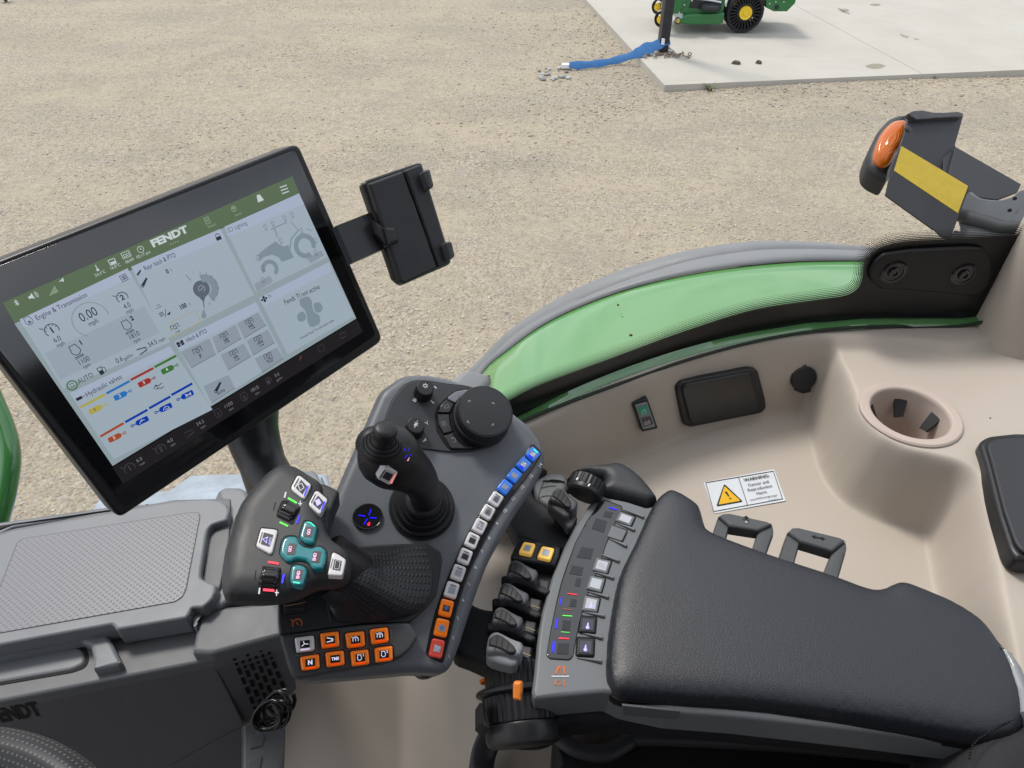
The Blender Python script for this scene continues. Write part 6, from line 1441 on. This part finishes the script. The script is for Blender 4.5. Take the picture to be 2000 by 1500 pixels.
b = MB(); b.tube(cr([bx.h(x, y, .004) for x, y in px('P', '1082,1430 1112,1456 1150,1470 1190,1470 1226,1450 1256,1440 1500,1450 1760,1474 1950,1505')], 6), .0085, 14, True, .8); b.build("grip_edge", mat("edge_black", (.030, .031, .034), .45), UB)
hs = cr([PD(992, 1405, .70), PD(965, 1432, .70), PD(948, 1462, .71), PD(940, 1500, .72), PD(938, 1560, .74)], 14); b = MB()
b.tube(hs, [.0098 if i % 2 else .0126 for i in range(len(hs))], 24); tag(b.build("corrugated_hose", mat("hose_black", (.03, .03, .033), .35), ang=20), 'black corrugated cable hose dropping below the ridged dials', 'hose')
CB = [cr([PD(*q) for q in Q], 8) for Q in (((1090, 1450, .78), (1060, 1446, .78), (1036, 1462, .78), (1040, 1484, .78), (1075, 1492, .78)), ((1090, 1458, .77), (1066, 1462, .77), (1052, 1480, .77), (1056, 1510, .78), (1070, 1540, .78)))]
for p_, lb in zip(CB, ('thin black cable looping widest beside the seat base box', 'thin black cable bending straight down beside the seat base box')):
    b = MB(); b.tube(p_, .0028, 10); tag(b.build("cable", mat("cable_black", (.010, .010, .011), .4), ang=80), lb, 'cable', group='cables beside the seat base')
# ================= STORAGE BOX AND FRONT CONSOLE, bottom left =================
def S_(s): return px('S', s)
LID = plz(-.655); BOD = plz(-.685)
SG = mat("storage_grey", (.165, .178, .195), .45, bump=('noise', 700, .15, .0002), var=.03)
SG2 = mat("storage_low", (.12, .126, .136), .5, bump=('noise', 700, .15, .0002), var=.05)
BXT = thing("storage_console", 'grey moulded storage console with dimpled lid and vent grille', 'storage console', BOD.h(250, 1150))
b = MB(); b.slab([BOD.h(x, y) for x, y in rnd(S_('-300,400 -120,352 0,335 300,292 520,262 700,248 820,240 1010,238 1030,190 1060,172 1130,172 1170,190 1290,420 1340,700 1335,885 1000,990 0,1185 -300,1240'), 4)], BOD.n, .05, .004, 3); b.build("body", SG2, BXT)
# raised rim round the lid
b = MB(); b.slab([BOD.h(x, y, .018) for x, y in rnd(S_('1030,190 1060,172 1130,172 1165,190 1230,400 1250,700 1090,700 1040,735 935,760 925,838 905,820 960,742 1010,692 1060,620 1085,280 1070,245 1035,232'), 4)], BOD.n, .022, .005, 4)
b.slab([BOD.h(x, y, .010) for x, y in rnd(S_('-300,395 -120,350 0,338 300,300 520,268 640,262 700,248 690,285 640,296 520,300 300,325 60,362 0,392 -120,420 -300,470'), 2)], BOD.n, .015, .003, 3)
b.build("rim", SG, BXT)
b = MB(); b.slab([BOD.h(x, y, .0115) for x, y in S_('-120,368 0,352 300,308 520,276 650,266 655,272 520,284 300,316 60,348 0,372 -120,400')], BOD.n, .004, .001, 1); b.build("hinge_line", SEAM, BXT)
lidq = '-300,480 0,395 60,375 830,236 980,226 1040,236 1070,250 1086,285 1072,328 1035,338 1000,350 982,372 975,400 950,560 948,600 985,618 1024,632 1018,670 1000,705 960,740 905,742 896,770 880,790 550,846 530,820 200,880 0,918 -300,975'
b = MB(); b.slab([LID.h(x, y) for x, y in rnd(S_(lidq), 4)], LID.n, .026, .0032, 4); LD = b.build("lid", SG, BXT)
b = MB(); b.slab([LID.h(x, y, -.010) for x, y in rnd(S_('-300,470 0,388 60,368 830,230 1090,225 1082,420 1040,640 1000,715 900,790 550,850 0,925 -300,980'), 4)], LID.n, .012, .002, 2); b.build("lid_lower", SG2, BXT)
# dimpled pad, slightly sunk between raised lines
pq = S_('0,636 80,432 110,414 905,290 938,290 948,308 882,655 862,695 826,716 0,862 -95,880')
slab("pad_seam", rnd(pq, 6), LID, mat("pad_seam_grey", (.08, .085, .095), .5), LD, .001, .0002, top=.0003)  # darker grey seam plate round the dimpled pad
cs = [LID.h(x, y, .0006) for x, y in S_('-330,560 915,292 866,700 -330,920')]
b = MB(); NN = 40
c_tl, c_tr, c_br, c_bl = [LID.h(x, y, .0008) for x, y in S_('90,438 928,300 858,700 0,850')]; c_tl2 = LID.h(*S_('-340,640')[0], .0008); c_bl = LID.h(*S_('-340,905')[0], .0008)
P2 = shrink(pq, 1.6)
o_, ux, uy, k_ = LID.fr(200, 1100, 9)
b.slab([LID.h(x, y, .0010) for x, y in rnd(P2, 5)], LID.n, .001, .0004, 1)
# UVs in metres along the lid
for fi, f in enumerate(b.f):
    b.uv[fi] = [((b.v[i] - o_).dot(ux), (b.v[i] - o_).dot(uy)) for i in f]
PDM = mat("pad_dimpled", (.165, .170, .192), .40, bump=('dots', (210, 210), .5, .0008))
b.build("dimpled_pad", PDM, LD, wn=False)
for n_ in PDM.node_tree.nodes:
    if n_.bl_idname == 'ShaderNodeMapping': n_.inputs['Rotation'].default_value = (0, 0, R(45))
# finger recess at the lid end
slab("finger_recess", rnd(S_('998,356 1062,330 1058,420 1030,600 1022,626 985,612 955,600 956,560 978,405'), 4), BOD.up(.0195), mat("recess_dark", (.10, .105, .11), .5), BXT, .004, .001)
slab("recess_edge", rnd(S_('996,350 1066,322 1064,345 1000,372 982,420 962,590 952,585 976,400'), 2), BOD.up(.022), SEAM, BXT, .002, .0004)
# ledge pieces, notch and drawer handle
b = MB(); b.slab([BOD.h(x, y, .012) for x, y in rnd(S_('-300,1000 0,962 380,888 470,846 495,848 510,870 575,1000 555,1012 440,1035 440,985 425,920 380,900 0,978 -300,1020'), 2)], BOD.n, .014, .004, 3); b.build("ledge", SG, BXT)
b = MB(); b.slab([BOD.h(x, y, .012) for x, y in rnd(S_('940,762 1060,735 1300,715 1330,740 1332,870 1000,960 905,955 925,845'), 5)], BOD.n, .014, .005, 3); b.build("ledge", SG2, BXT)
slab("drawer_handle", rnd(S_('-300,1035 0,985 250,925 340,918 390,935 408,975 395,1010 340,1035 0,1095 -300,1150'), 9), BOD.up(.002), SG, BXT, .008, .004, seg=4)
slab("drawer_slot", rnd(S_('-300,1025 0,975 240,918 350,908 405,925 422,985 405,1025 345,1048 0,1108 -300,1165'), 9), BOD.up(.0008), SEAM, BXT, .002, .0004)
# front faces
fa, fb, fc = BOD.h(*S_('0,1183')[0], -.002), BOD.h(*S_('1000,990')[0], -.002), BOD.h(*S_('1330,885')[0], -.002)
FP = Pl(fa, (fb - fa).cross(V((0, -.12, -1)))); VP = Pl(fb, (fc - fb).cross(V((.10, -.06, -1))))
FGm = mat("front_grey", (.10, .098, .112), .5, bump=('noise', 700, .15, .0002), var=.06, vs=9)
slab("front_face", S_('-300,1245 1000,992 1148,1284 1148,1300 1140,1900 -300,1900'), FP, FGm, BXT, .02, .001)
vf = slab("vent_face", rnd(S_('1003,990 1332,886 1395,1075 1400,1128 1380,1150 1160,1290 1152,1284'), 2), VP, FGm, BXT, .02, .0012)
i1 = Ink(VP, .0008); i1.raw()
for c_ in range(6):
    for r_ in range(-2, 8):
        sm2 = r_ < 0 or r_ > 4
        rr2 = r_ * 46 if not sm2 else (r_ * 24 - 8 if r_ < 0 else 4 * 46 + 40 + (r_ - 5) * 24)
        d_ = (rr2 + (22 if c_ % 2 else 0)); x = 1132 + c_ * 31 + d_ * .42; y = 1042 - c_ * 10 + d_
        if y > 1262 - (x - 1160) * .62 or x + y * .0 < 1100: continue
        w_, l_ = (9, 16) if not sm2 else (7.5, 7)
        i1.poly(rnd(S_(' '.join('%f,%f' % (x + a * w_ + b_ * l_ * .42, y + b_ * l_ - a * 3) for a, b_ in ((-1, -1), (1, -1), (1, 1), (-1, 1)))), 1.6, 3))
i1.build("vent_grille", mat("vent_hole_shade", (.003, .003, .003), .9), vf)  # openings are flat black shapes; the shade inside them is painted
i1 = Ink(FP, .0006); cx, cy = S_('110,1206')[0]; i1.at(cx - 17, cy + 15, 10, 1, 3.0).text('FENDT', 0, 0, 15, .045, wx=1.35); i1.build("moulded_lettering", mat("letter_dark", (.008, .008, .009), .45), BXT)
i1 = Ink(FP, .0003); i1.raw().line(S_('1148,1300 960,1400 800,1490'), .9); i1.build("crease_line", mat("crease", (.045, .045, .052), .5), BXT)
rr = random.Random(9); i1 = Ink(FP, .0004); i1.raw()
for k_ in range(16):
    x = 500 + rr.random() * 170; y = 1105 + rr.random() * 90; i1.line(S_('%f,%f %f,%f' % (x, y, x + rr.uniform(-8, 14), y + 30 + rr.random() * 60)), .35)
i1.build("scratch_marks", mat("scratch_pale", (.15, .148, .16), .6), BXT)
# square duct below the vent
dp = pl3((490, 1420, .76), (550, 1400, .775), (500, 1560, .735)); 
slab("duct", S_('1155,1300 1250,1240 1330,1180 1365,1165 1350,1300 1335,1800 1150,1800'), dp, mat("duct_grey", (.10, .107, .115), .5), BXT, .04, .002)
for q in ('1185,1362 1255,1340 1240,1395 1180,1410', '1175,1465 1240,1445 1225,1520 1172,1530'): slab("duct_clip", S_(q), dp, mat("clip_grey", (.085, .09, .097), .5), BXT, .002, .0006, top=.0012)
# cable coil
CO = MB(); cc_ = PD(535, 1386, .735); rr = random.Random(4)
for k_ in range(7):
    a0 = k_ * .5; u = V((.9, .25 * math.sin(k_), .3)).normalized(); w_ = V((.1 * math.cos(k_ * 2), .5, .8)).normalized(); o_ = V((rr.uniform(-.006, .006), rr.uniform(-.006, .006), rr.uniform(-.006, .006)))
    CO.tube([cc_ + o_ + u * (.016 + .002 * math.sin(k_)) * math.cos(t) + w_ * .015 * math.sin(t) for t in [a0 + j * .4 for j in range(15)]], .0022, 8)
tag(CO.build("cable_coil", mat("cable_gloss", (.008, .008, .009), .22), ang=80), 'small coil of glossy black wires below the vent grille', 'cable')
# ---------- steering wheel rim at the bottom left corner
w1, w2 = PD(-70, 1461, .50), PD(95, 1497, .485); nn = V((.40, -.12, .9)).normalized()
mdp = (w1 + w2) / 2; ch = (w2 - w1); nn = (nn - ch * nn.dot(ch) / ch.length_squared).normalized(); pr_ = ch.cross(nn).normalized()
if pr_.y > 0: pr_ = -pr_
RW = .195; cen_ = mdp + pr_ * math.sqrt(RW ** 2 - (ch.length / 2) ** 2)
ux = (w1 - cen_).normalized(); uy = nn.cross(ux)
STW = thing("steering_wheel", 'black perforated leather steering wheel rim in the bottom left corner', 'steering wheel', cen_)
b = MB(); rows = []; nR = 180; rt = .0145
for i in range(nR + 1):
    a = 2 * math.pi * i / nR; d = ux * math.cos(a) + uy * math.sin(a)
    rows.append([cen_ + d * (RW + rt * math.cos(t)) + nn * rt * .95 * math.sin(t) for t in [2 * math.pi * k / 24 for k in range(25)]])
b.grid(rows)
for fi in list(b.uv): b.uv[fi] = [(v_ * 300, u_ * 22) for u_, v_ in b.uv[fi]]
lm = mat("leather_perforated", (.016, .0165, .019), .38, bump=('dots', (1, 1), -1.0, .0008))
t_ = lm.node_tree; mr_ = [n for n in t_.nodes if n.bl_idname == 'ShaderNodeMapRange'][0]; x_ = N(t_, "ShaderNodeMix", data_type="RGBA"); x_.inputs[6].default_value = (.016, .0165, .019, 1); x_.inputs[7].default_value = (.10, .10, .11, 1); mr_.inputs[1].default_value = .22; mr_.inputs[2].default_value = .14
t_.links.new(mr_.outputs[0], x_.inputs[0]); t_.links.new(x_.outputs[2], t_.nodes["Principled BSDF"].inputs["Base Color"])
b.build("rim", lm, STW, ang=80, wn=False)
b = MB(); b.lathe(cen_ - nn * .05, nn, [(.03, -.1), (.06, 0), (.065, .02), (.05, .03), (0, .032)], 40)
for a in (60, 180, 300): d = ux * math.cos(R(a)) + uy * math.sin(R(a)); b.tube([cen_ - nn * .03 + d * .04, cen_ - nn * .02 + d * .12, cen_ + d * RW], [.014, .011, .009], 12)
b.build("hub", PLB, STW)
